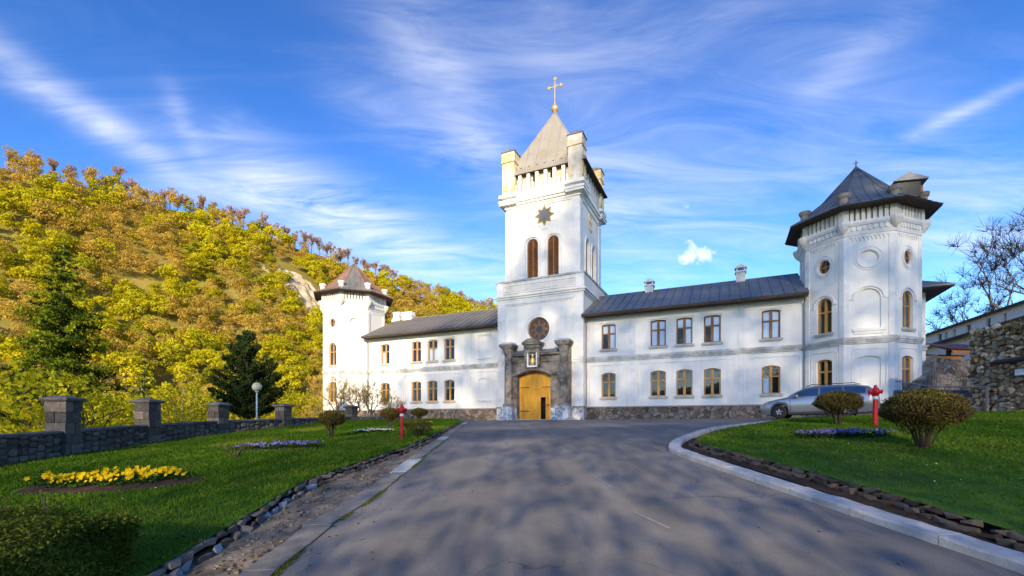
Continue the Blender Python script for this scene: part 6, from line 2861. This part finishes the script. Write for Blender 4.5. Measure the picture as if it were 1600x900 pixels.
def pansy(mat, seed, flowers=3, spread=.10, hgt=.13):
    nr = np.random.default_rng(seed)
    root = empty('pansy_plant')
    m = 46
    C = np.stack([nr.normal(0, spread*.7, m), nr.normal(0, spread*.7, m), nr.uniform(.0, hgt*.8, m)], 1)
    quads_mesh('leaves', leaf_quads(C, nr.uniform(.04, .075, m), .6, np.tile([0, 0, 1.], (m, 1)), .8, nr), nr.uniform(0, 1, m), 'leaf_green', root)
    for k in range(flowers):
        Q, T = [], []
        c = np.array([nr.normal(0, spread*.8), nr.normal(0, spread*.8), hgt+nr.uniform(-.02, .03)])
        nn = unit(np.array([nr.normal(0, .4), -.9+nr.normal(0, .3), .8]))
        a = unit(np.cross(nn, [0, 0, 1.]))
        b = np.cross(nn, a)
        for q in range(5):
            t = 2*math.pi*q/5+.3
            d = a*math.cos(t)+b*math.sin(t)
            e = np.cross(nn, d)
            r = .030
            Q.append(np.stack([c, c+d*r*.7+e*r*.6+nn*.004*q, c+d*r*1.25+nn*.002, c+d*r*.7-e*r*.6]))
            T.append(nr.uniform(0, 1))
        quads_mesh('flower', np.array(Q), np.array(T), mat, root)
    return root


def plant_out(protos, c, rx, ry, n, label, group, rz=0., seed=1, sc=(1, 1.3)):
    rng = random.Random(seed)
    pts = []
    tries = 0
    while len(pts) < n and tries < 4000:
        tries += 1
        a, r = rng.uniform(0, 6.283), math.sqrt(rng.random())
        x, y = math.cos(a)*rx*r, math.sin(a)*ry*r
        if any((x-p[0])**2+(y-p[1])**2 < (.62*math.sqrt(math.pi*rx*ry/n))**2 for p in pts):
            continue
        pts.append((x, y))
    for x, y in pts:
        x, y = x*math.cos(rz)-y*math.sin(rz), x*math.sin(rz)+y*math.cos(rz)
        X, Y = c[0]+x, c[1]+y
        placed(rng.choice(protos), (X, Y, gz(X, Y)+.14+rng.uniform(-.02, .02)), rng.uniform(*sc)*rng.choice((.8, 1, 1, 1.15)), rng.uniform(-.5, .5), 'pansy_plant', label, 'flower', group)


PY = [pansy('pansy_yellow', 300+k, 4) for k in range(4)]
PP = [pansy('pansy_purple', 310+k, 4) for k in range(4)]
PW = [pansy('petal_white', 320+k, 5, .10, .10) for k in range(2)]
flower_bed((-7.75, 8.85), 1.75, .72, 'oval bed of dark soil under the yellow pansies on the left lawn', .0)
plant_out(PY, (-7.75, 8.95), 1.38, .46, 60, 'yellow pansy plant in the oval bed on the left lawn', 'yellow pansies in the oval bed', .0, 1)
flower_bed((-7.05, 13.85), 1.45, .45, 'narrow soil bed under the purple pansies on the left lawn', -.08)
plant_out(PP, (-7.05, 13.85), 1.3, .33, 34, 'purple pansy plant in the narrow bed on the left lawn', 'purple pansies on the left lawn', -.08, 2)
flower_bed((8.05, 11.2), 1.1, .36, 'narrow soil bed under the purple pansies on the right lawn', -.2)
plant_out(PP, (8.05, 11.2), 1.0, .26, 32, 'purple pansy plant in the narrow bed on the right lawn', 'purple pansies on the right lawn', -.2, 3)
plant_out(PW, (-6.0, 19.6), 1.0, .10, 16, 'small white flower in the short row across the left lawn', 'white flowers on the left lawn', -.1, 4, (.9, 1.2))
plant_out(PY, (-5.1, 24.5), .8, .14, 12, 'yellow pansy plant behind the left hydrant', 'yellow pansies behind the left hydrant', -.1, 5, (1.0, 1.3))
for P in (PY, PP, PW):
    pass


def grass(name, n, region, label, hmin=.03, hmax=.075, seed=1):
    """mown blades, denser near the viewpoint"""
    nr = np.random.default_rng(seed)
    x, y = region(nr, n)
    n = len(x)
    z = ground_z(x, y)+.10
    s = np.clip(np.hypot(x, y)/9, .8, 2.6)
    h = nr.uniform(hmin, hmax, n)*np.minimum(s, 1.35)
    a = nr.uniform(0, 6.283, n)
    w = .0055*s*nr.uniform(.7, 1.5, n)
    lean = nr.normal(0, .45, (n, 2))*h[:, None]
    B = np.stack([x, y, z], 1)
    sd = np.stack([np.cos(a)*w, np.sin(a)*w, np.zeros(n)], 1)
    tip = B+np.concatenate([lean, h[:, None]], 1)
    mid = B+np.concatenate([lean*.35, h[:, None]*.6], 1)
    Q = np.stack([B-sd, B+sd, mid+sd*.8+(tip-mid)*.3, tip], 1)
    patch = .5+.22*np.sin(x*1.3+np.sin(y*.9)*2)*np.sin(y*1.1+x*.4)+.15*np.sin(x*4.1+y*2.2)*np.sin(y*3.7-x)
    worn = np.clip(np.sin(x*.63+2.1*np.sin(y*.31))*np.sin(y*.57+1.4*np.sin(x*.43))-.45, 0, 1)*.9
    tint = np.clip(patch*.8+worn+nr.normal(0, .2, n), 0, 1)
    o = quads_mesh(name, Q, tint, 'grass')
    tag(o, label, 'grass', kind='stuff')


BEDS = [(-7.75, 8.85, 1.8, .75), (-7.05, 13.85, 1.45, .45), (8.05, 11.2, 1.1, .36)]


def off_beds(x, y):
    ok = np.ones(len(x), bool)
    for cx, cy, rx, ry in BEDS:
        ok &= ((x-cx)/rx)**2+((y-cy)/ry)**2 > 1
    return ok


def reg_left(nr, n):
    y = 3.2+29.5*nr.random(n)**1.9
    e = np.interp(y, LE_Y, LE_X)
    w = np.interp(y, [-10]+_py+[60], [-12.0]+_px+[-9.7])+.6
    x = w+(e-w)*nr.random(n)
    ok = off_beds(x, y) & (np.abs(x) < y*1.2+.5)
    return x[ok], y[ok]


def reg_right(nr, n):
    y = 3.2+14.9*nr.random(n)**1.35
    l = np.interp(y, RL_Y, RL_X)
    r = np.interp(y, [-6, 16.6, 17.6, 18.2], [20.2, 20.2, 18, 14])
    x = l+(r-l)*nr.random(n)
    ok = off_beds(x, y) & (np.abs(x) < y*1.2+.5)
    return x[ok], y[ok]


grass('grass', 190000, reg_left, 'short mown grass of the left lawn', seed=1)
grass('grass', 150000, reg_right, 'short mown grass of the right lawn', seed=2)


def daisies():
    nr = np.random.default_rng(18)
    x, y = reg_right(nr, 420)
    x2, y2 = reg_left(nr, 160)
    x, y = np.concatenate([x, x2]), np.concatenate([y, y2])
    C = np.stack([x, y, ground_z(x, y)+.155+nr.uniform(0, .03, len(x))], 1)
    o = quads_mesh('daisies', leaf_quads(C, nr.uniform(.016, .03, len(x)), .9, np.tile([0, -.5, 1.], (len(x), 1)), .3, nr), nr.uniform(0, 1, len(x)), 'petal_white')
    tag(o, 'tiny white daisies scattered over the lawns', 'flowers', kind='stuff')
    n = 1500
    x, y = reg_left(nr, n)
    x2, y2 = reg_right(nr, n)
    x, y = np.concatenate([x, x2]), np.concatenate([y, y2])
    C = np.stack([x, y, ground_z(x, y)+.14+nr.uniform(0, .03, len(x))], 1)
    o = quads_mesh('fallen_leaves', leaf_quads(C, nr.uniform(.025, .06, len(x)), .6, np.tile([0, 0, 1.], (len(x), 1)), .5, nr), nr.uniform(0, 1, len(x)), 'twig_brown')
    tag(o, 'brown fallen leaves scattered over the lawns', 'leaves', kind='stuff')


daisies()


def road_litter():
    nr = np.random.default_rng(41)
    n = 420
    y = 3.2+22*nr.random(n)**1.5
    k = nr.random(n)
    x = np.where(k < .6, np.interp(y, SR_Y, SR_X)+np.abs(nr.normal(0, .5, n)), np.where(k < .8, nr.uniform(-2, 4, n), 3.7-np.abs(nr.normal(0, .3, n))))
    x = np.where(y > 11, np.minimum(x, 3.2), x)
    C = np.stack([x, y, ground_z(x, y)+.012], 1)
    o = quads_mesh('road_litter', leaf_quads(C, nr.uniform(.02, .055, n), .6, np.tile([0, 0, 1.], (n, 1)), .25, nr), nr.uniform(0, 1, n), 'twig_brown')
    tag(o, 'dry leaves and grit lying on the drive', 'leaves', kind='stuff')


road_litter()


def moss_line():
    nr = np.random.default_rng(8)
    n = 9000
    y = 3.2+14*nr.random(n)**1.4
    x = np.interp(y, SR_Y, SR_X)+nr.normal(0, .025, n)+.02
    ok = np.sin(y*1.9)+.6*np.sin(y*5.1+1) > -.1
    x, y = x[ok], y[ok]
    C = np.stack([x, y, ground_z(x, y)+.008+np.abs(nr.normal(0, .008, len(x)))], 1)
    o = quads_mesh('moss', leaf_quads(C, nr.uniform(.012, .03, len(x)), .5, np.tile([0, 0, 1.], (len(x), 1)), .8, nr), nr.uniform(0, .8, len(x)), 'leaf_hedge')
    tag(o, 'line of moss growing in the joint along the edge of the drive', 'moss', kind='stuff')
    # small stones and leaves lying in the gutter
    n = 420
    y = 3.2+11*nr.random(n)
    x = np.interp(y, LE_Y, LE_X)+.15+nr.random(n)*(np.interp(y, SR_Y, SR_X)-.45-np.interp(y, LE_Y, LE_X)-.15)
    rng = random.Random(1)
    items = [(ST_EDGE, (x[i], y[i], gz(x[i], y[i])-.06), (rng.uniform(.02, .07), rng.uniform(.02, .07), rng.uniform(.015, .035)), (0, 0, rng.uniform(0, 6)), rng) for i in range(n)]
    o = joined_stones('gravel', items, None, 'stone_edge')
    tag(o, 'loose small stones and grit lying in the gutter of the drive', 'gravel', kind='stuff')


moss_line()
for P in (P_YEL, P_OLI, P_BRO, P_RID, P_SAP, P_SAPY, P_SAPB, P_BUSHY, P_ORN, P_BIG, PY, PP, PW):
    for r_ in P:
        for ch in list(r_.children):
            bpy.data.objects.remove(ch)
        bpy.data.objects.remove(r_)

# ------------------------------------------------------------------ hydrants, lamp, car


def hydrant(loc, rz, label):
    root = empty('fire_hydrant', loc, rz)
    tag(root, label, 'hydrant', 'red pillar hydrants')
    c = MB()
    c.lathe([(.10, -.05), (.10, .02), (.068, .03), (.062, .80)], 16)
    c.build('column', 'red', root, smooth=False)
    b = MB()
    b.lathe([(.064, .80), (.075, .81), (.075, .88), (.064, .89)], 16)
    b.build('band', 'white_band', root)
    h = MB()
    h.lathe([(.064, .89), (.085, .91), (.11, .97), (.11, 1.07), (.08, 1.13), (.045, 1.16), (.04, 1.22), (.02, 1.23)], 14)
    h.build('head', 'red', root)
    for s in (-1, 1):
        k = MB()
        k.lathe([(.055, .0), (.055, s*.13), (.064, s*.135), (.064, s*.165), (.02, s*.185)], 10, (0, 0, 1.03), 'x')
        k.build('outlet_cap', 'red', root)
    k = MB()
    k.lathe([(.05, 0), (.05, -.13), (.06, -.135), (.06, -.165), (.02, -.18)], 10, (0, 0, 1.03), 'y')
    k.build('outlet_cap', 'red', root)


hydrant((10.86, 13.77, gz(10.86, 13.77)+.1), R(-20), 'red pillar hydrant on the right lawn beside the silver car')
hydrant((-3.84, 16.08, gz(-3.84, 16.08)+.08), R(25), 'red pillar hydrant on the left lawn near the gutter')


def lamp():
    x, y = -14.95, 27.0
    root = empty('globe_lamp', (x, y, EYE-1.6))
    tag(root, 'globe street lamp on a pale blue post behind the low wall', 'lamp')
    p = MB()
    p.lathe([(.07, -1.0), (.07, 1.0), (.05, 1.05), (.045, 3.28), (.10, 3.3), (.10, 3.36)], 10)
    p.build('post', 'lamp_post', root)
    g = MB()
    n = 10
    g.lathe([(.27*math.sin(math.pi*(k+.3)/(n+.6)), 3.60-.27*math.cos(math.pi*(k+.3)/(n+.6))) for k in range(n+1)], 18)
    g.build('globe', 'lamp_globe', root, smooth=True)


lamp()


def car():
    phi = R(40)
    root = empty('estate_car', (12.45, 22.9, 0), -phi)
    cx, sn = math.cos(phi), math.sin(phi)
    za = gz(12.45, 22.9)
    zb = gz(12.45+4.3*cx, 22.9-4.3*sn)
    root.location.z = za+.0
    root.rotation_euler = (0, -math.atan2(zb-za, 4.3), -phi)
    tag(root, 'silver estate car parked before the right wing, half hidden by a shrub', 'car')
    X = [0, .06, .18, .40, .8, 1.18, 1.5, 1.95, 2.5, 3.2, 3.85, 4.2, 4.42, 4.54, 4.58]
    ZB = [.52, .62, .70, .78, .87, .945, .965, .98, .99, 1.0, 1.01, 1.01, .98, .86, .60]
    ZR = [.54, .66, .755, .845, .935, 1.005, 1.20, 1.43, 1.475, 1.465, 1.42, 1.35, 1.12, .90, .62]
    WB = [.50, .64, .75, .82, .855, .865, .870, .875, .88, .88, .87, .85, .82, .78, .72]
    WR = [.44, .55, .64, .70, .72, .70, .645, .60, .60, .595, .585, .575, .62, .66, .66]
    ZL = [.34, .26, .21, .20, .20, .20, .20, .20, .20, .20, .21, .24, .28, .32, .36]
    wh = (.88, 3.46)
    RA = .365
    xs = sorted(set([round(v, 3) for v in np.linspace(0, 4.58, 84)]+X))
    f = lambda T: (lambda x: float(np.interp(x, X, T)))
    zb_, zr_, wb_, wr_, zl_ = f(ZB), f(ZR), f(WB), f(WR), f(ZL)
    rings = []
    for x in xs:
        zl = zl_(x)
        for w in wh:
            if abs(x-w) < RA:
                zl = max(zl, .315+math.sqrt(RA*RA-(x-w)**2)-.0)
        b, r, wb, wr = zb_(x), zr_(x), wb_(x), wr_(x)
        zl = min(zl, b-.06)
        half = [(wb*.90, zl), (wb*.985, zl+(b-zl)*.22), (wb*1.02, zl+(b-zl)*.55), (wb*.995, zl+(b-zl)*.9), (wb*.955, b), (wr+(wb*.93-wr)*.12, r-(r-b)*.14), (wr*.90, r-.012*(r > 1.1)), (wr*.5, r+.018*(r > 1.1)), (0, r+.025)]
        ring = [(x, -y, z) for y, z in half]+[(x, y, z) for y, z in reversed(half[:-1])]
        rings.append(ring)
    mb = MB()
    mb.loft(rings, True, True)
    body = mb.build('body', 'car', root, smooth=True)
    md = body.modifiers.new('edges', 'EDGE_SPLIT')
    md.split_angle = R(38)

    def side_pt(x, u, s):
        b, r, wb, wr = zb_(x), zr_(x), wb_(x), wr_(x)
        p0 = (wb*.955, b)
        p1 = (wr+(wb*.93-wr)*.12, r-(r-b)*.14)
        y = p0[0]+(p1[0]-p0[0])*u+.008
        z = p0[1]+(p1[1]-p0[1])*u
        return (x, s*y, z)
    for s in (-1, 1):
        for (a, b) in ((1.52, 2.42), (2.50, 3.30), (3.38, 4.12)):
            g = MB()
            rows = []
            for x in np.linspace(a, b, 7):
                lim = .93
                rows.append([side_pt(x, .07, s), side_pt(x, .5, s), side_pt(x, lim, s)])
            g.loft(rows, False, False)
            g.build('side_window', 'car_glass', root, smooth=True, recalc=False)
        m = MB()
        m.lathe([(.01, -.10), (.07, -.07), (.085, 0), (.07, .06), (.01, .08)], 8, (1.62, s*1.0, 1.02), 'y')
        m.build('mirror', 'car', root, smooth=True)
        for xx in (2.40, 3.24):
            h = MB()
            h.box(xx-.10, xx+.08, *sorted((s*.885, s*.915)), .84, .875)
            h.build('door_handle', 'car', root)
        r = MB()
        r.tube([(1.95, s*.56, 1.46), (2.15, s*.57, 1.53), (3.7, s*.56, 1.515), (3.95, s*.54, 1.44)], .018, 6)
        r.build('roof_rail', 'black', root)
        sk = MB()
        sk.box(1.27, 3.06, *sorted((s*.80, s*.90)), .19, .30)
        sk.build('sill_trim', 'black', root)
        for xx in (1.34, 2.46, 3.33):
            dl = MB()
            dl.box(xx, xx+.008, *sorted((s*.86, s*.899)), .34, .95)
            dl.build('door_gap', 'black', root)
        hl = MB()
        hl.loft([[(.03, s*.60, .56), (.03, s*.36, .54), (.06, s*.36, .66), (.08, s*.62, .68)], [(.36, s*.84, .62), (.30, s*.60, .70), (.32, s*.66, .775), (.42, s*.825, .745)]])
        hl.build('headlight', 'headlight', root)
        tl = MB()
        tl.loft([[(4.22, s*.862, .78), (4.22, s*.862, 1.04), (4.25, s*.80, 1.04), (4.25, s*.80, .78)], [(4.56, s*.72, .74), (4.50, s*.70, 1.0), (4.52, s*.55, 1.0), (4.58, s*.55, .74)]])
        tl.build('taillight', 'taillight', root)
    ws = MB()
    rows = []
    for u in np.linspace(.04, .96, 6):
        x = 1.20+(1.93-1.20)*u
        r, wr = zr_(x), wr_(x)
        rows.append([(x-.004, -wr*.93, r+.004), (x-.004, -wr*.5, r+.026), (x-.004, 0, r+.034), (x-.004, wr*.5, r+.026), (x-.004, wr*.93, r+.004)])
    ws.loft(rows, False, False)
    ws.build('windscreen', 'car_glass', root, smooth=True, recalc=False)
    rw = MB()
    rows = []
    for u in np.linspace(.05, .95, 5):
        x = 4.18+(4.46-4.18)*u
        r, wr = zr_(x), wr_(x)
        rows.append([(x+.012, -wr*.9, r+.004), (x+.012, -wr*.5, r+.026), (x+.012, 0, r+.034), (x+.012, wr*.5, r+.026), (x+.012, wr*.9, r+.004)])
    rw.loft(rows, False, False)
    rw.build('rear_window', 'car_glass', root, smooth=True, recalc=False)
    bp = MB()
    bp.box(4.50, 4.66, -.70, .70, .36, .56)
    bp.box(-.05, .06, -.55, .55, .28, .44)
    bp.build('bumper', 'black', root)
    npb = MB()
    npb.box(4.585, 4.60, -.26, .26, .66, .77)
    npb.build('number_plate', 'white_band', root)
    un = MB()
    un.box(.3, 4.35, -.72, .72, .17, .42)
    un.box(1.25, 3.05, -.80, .80, .18, .4)
    un.build('underbody', 'black', root)
    inn = MB()
    inn.box(1.7, 4.1, -.56, .56, .5, .97)
    for y in (-.35, .35):
        inn.box(2.35, 2.5, y-.22, y+.22, .9, 1.33)
        inn.box(3.2, 3.35, y-.24, y+.24, .9, 1.28)
    inn.build('seats', 'black', root)
    ww = None
    for xw in wh:
        for s in (-1, 1):
            w = empty('wheel', (xw, s*.77, .315), 0, root)
            if s > 0:
                w.rotation_euler = (0, 0, math.pi)
            if ww is None:
                t = MB()
                t.lathe([(.21, -.10), (.29, -.105), (.315, -.075), (.315, .075), (.29, .105), (.21, .10)], 28, axis='y')
                to = t.build('tyre', 'rubber', w, smooth=True)
                r = MB()
                r.lathe([(.215, -.085), (.205, -.09), (.19, -.06), (.19, .08), (.215, .085)], 28, axis='y')
                for k in range(5):
                    a = R(k*72+18)
                    for da in (-.13, .13):
                        c, q = math.cos(a+da*.4), math.sin(a+da*.4)
                        c2, q2 = math.cos(a+da), math.sin(a+da)
                        r.tube([(c*.04, -.085, q*.04), (c2*.20, -.075, q2*.20)], [.028, .022], 5)
                r.lathe([(.06, -.06), (.06, -.095), (.02, -.10)], 12, axis='y')
                ro = r.build('rim', 'silver', w)
                ww = (to.data, ro.data)
            else:
                for nm, me in zip(('tyre', 'rim'), ww):
                    o = bpy.data.objects.new(nm, me)
                    COL.objects.link(o)
                    o.parent = w


car()

# ------------------------------------------------------------------ unseen wooded bank behind the viewpoint, its leaves shaped to shade the court


# gaps left in the near leaf layer to shape sun patches on the drive: x, y, half width, half length, slant
SUN_PATCHES = [(-1.05, 9.9, .62, 1.5, 0), (-.50, 7.4, .60, .9, .12), (1.25, 8.6, .26, 2.4, -.17), (1.9, 5.5, .30, 1.0, -.14), (-1.4, 5.3, .55, .45, 0), (.1, 14.2, .9, 1.2, 0), (.5, 5.9, .2, .8, -.15)]


def unseen_wooded_bank():
    nr = np.random.default_rng(99)
    A0 = -120.0
    fwd = np.array([-SUN_H.x, -SUN_H.y])
    rgt = np.array([-SUN_H.y, SUN_H.x])
    tn = math.tan(SUN_EL)
    LT = [-130, -60, -30, -22, -16.5, -9, -2.3, 3, 16, 50, 130]
    TT = [36, 40, 46, 50, 53.5, 59.5, 66, 71, 76, 80, 82]
    rows = []
    for a in np.linspace(A0-60, A0+60, 18):
        row = []
        for l in np.linspace(-150, 130, 40):
            top = float(np.interp(l, LT, TT))
            k = float(sstep(A0+60, A0-8, a))
            p = fwd*a+rgt*l
            row.append((p[0], p[1], EYE-3.5+(top*.42)*k+.8*math.sin(l*.3+a*.2)))
        rows.append(row)
    tag(MB().loft(rows, False, False).build('unseen_wooded_bank', 'hill', smooth=True, recalc=False), kind='structure')
    n = 92000
    l = nr.uniform(-110, 50, n*3)
    l = l[nr.random(n*3) < (np.interp(l, LT, TT)-18)/66*np.where(l > 3, 1.0, .72)][:n]
    n = len(l)
    top = np.interp(l, LT, TT)+1.4*np.sin(l*1.1)+1.0*np.sin(l*.47+1)+.8*np.sin(l*2.9)
    h = 20.0+(top-20.0)*(nr.random(n)**.85)
    h += np.where(nr.random(n) < .14, np.abs(nr.normal(0, 2.6, n)), 0)
    a = A0+nr.uniform(-6, 6, n)
    # where the sun ray through each leaf comes down: those over the drive are dropped to light it
    v = h+(a-A0)*tn
    gy = ((v+1.1)/tn+A0-fwd[0]*(l/rgt[0]))/fwd[1]
    gx = (l-rgt[1]*gy)/rgt[0]
    keep = (gy > 30) | (nr.random(n) < .62)
    keep &= ~((gx > -2.9) & (gx < 4.0) & (gy > 2.5) & (gy < 17))
    l, h, a = l[keep], h[keep], a[keep]
    C = [np.stack([fwd[0]*a+rgt[0]*l, fwd[1]*a+rgt[1]*l, h+EYE], 1)]
    S = [nr.uniform(.42, .85, len(l))]
    # nearer unseen leaves, added along the sun rays to dapple the drive
    m = 10500
    x = nr.uniform(-6.0, 7.2, m)
    y = nr.uniform(1.5, 20, m)
    z = ground_z(x, y)
    lit = np.zeros(m, bool)
    for (cx, cy, rx, ry, sl) in SUN_PATCHES:
        dx, dy = x-cx-(y-cy)*sl, y-cy
        lit |= (dx/rx)**2+(dy/ry)**2 < nr.uniform(.5, 1.25, m)
    ok = ~lit
    x, y, z = x[ok], y[ok], z[ok]
    dist = (y+nr.uniform(16, 24, len(x)))/(math.cos(SUN_EL)*-SUN_H.y)
    P = np.stack([x, y, z], 1)+dist[:, None]*np.array(SUN_DIR)
    C.append(P)
    S.append(nr.uniform(.11, .22, len(x)))
    C, S = np.concatenate(C), np.concatenate(S)
    Q = leaf_quads(C, S, .8, None, 1, nr)
    o = quads_mesh('unseen_shade_forest', Q, nr.uniform(0, 1, len(C)), 'leaf_olive')
    tag(o, 'unseen wood on the bank behind the viewpoint, shaped to shade the court', 'forest', kind='stuff')


unseen_wooded_bank()
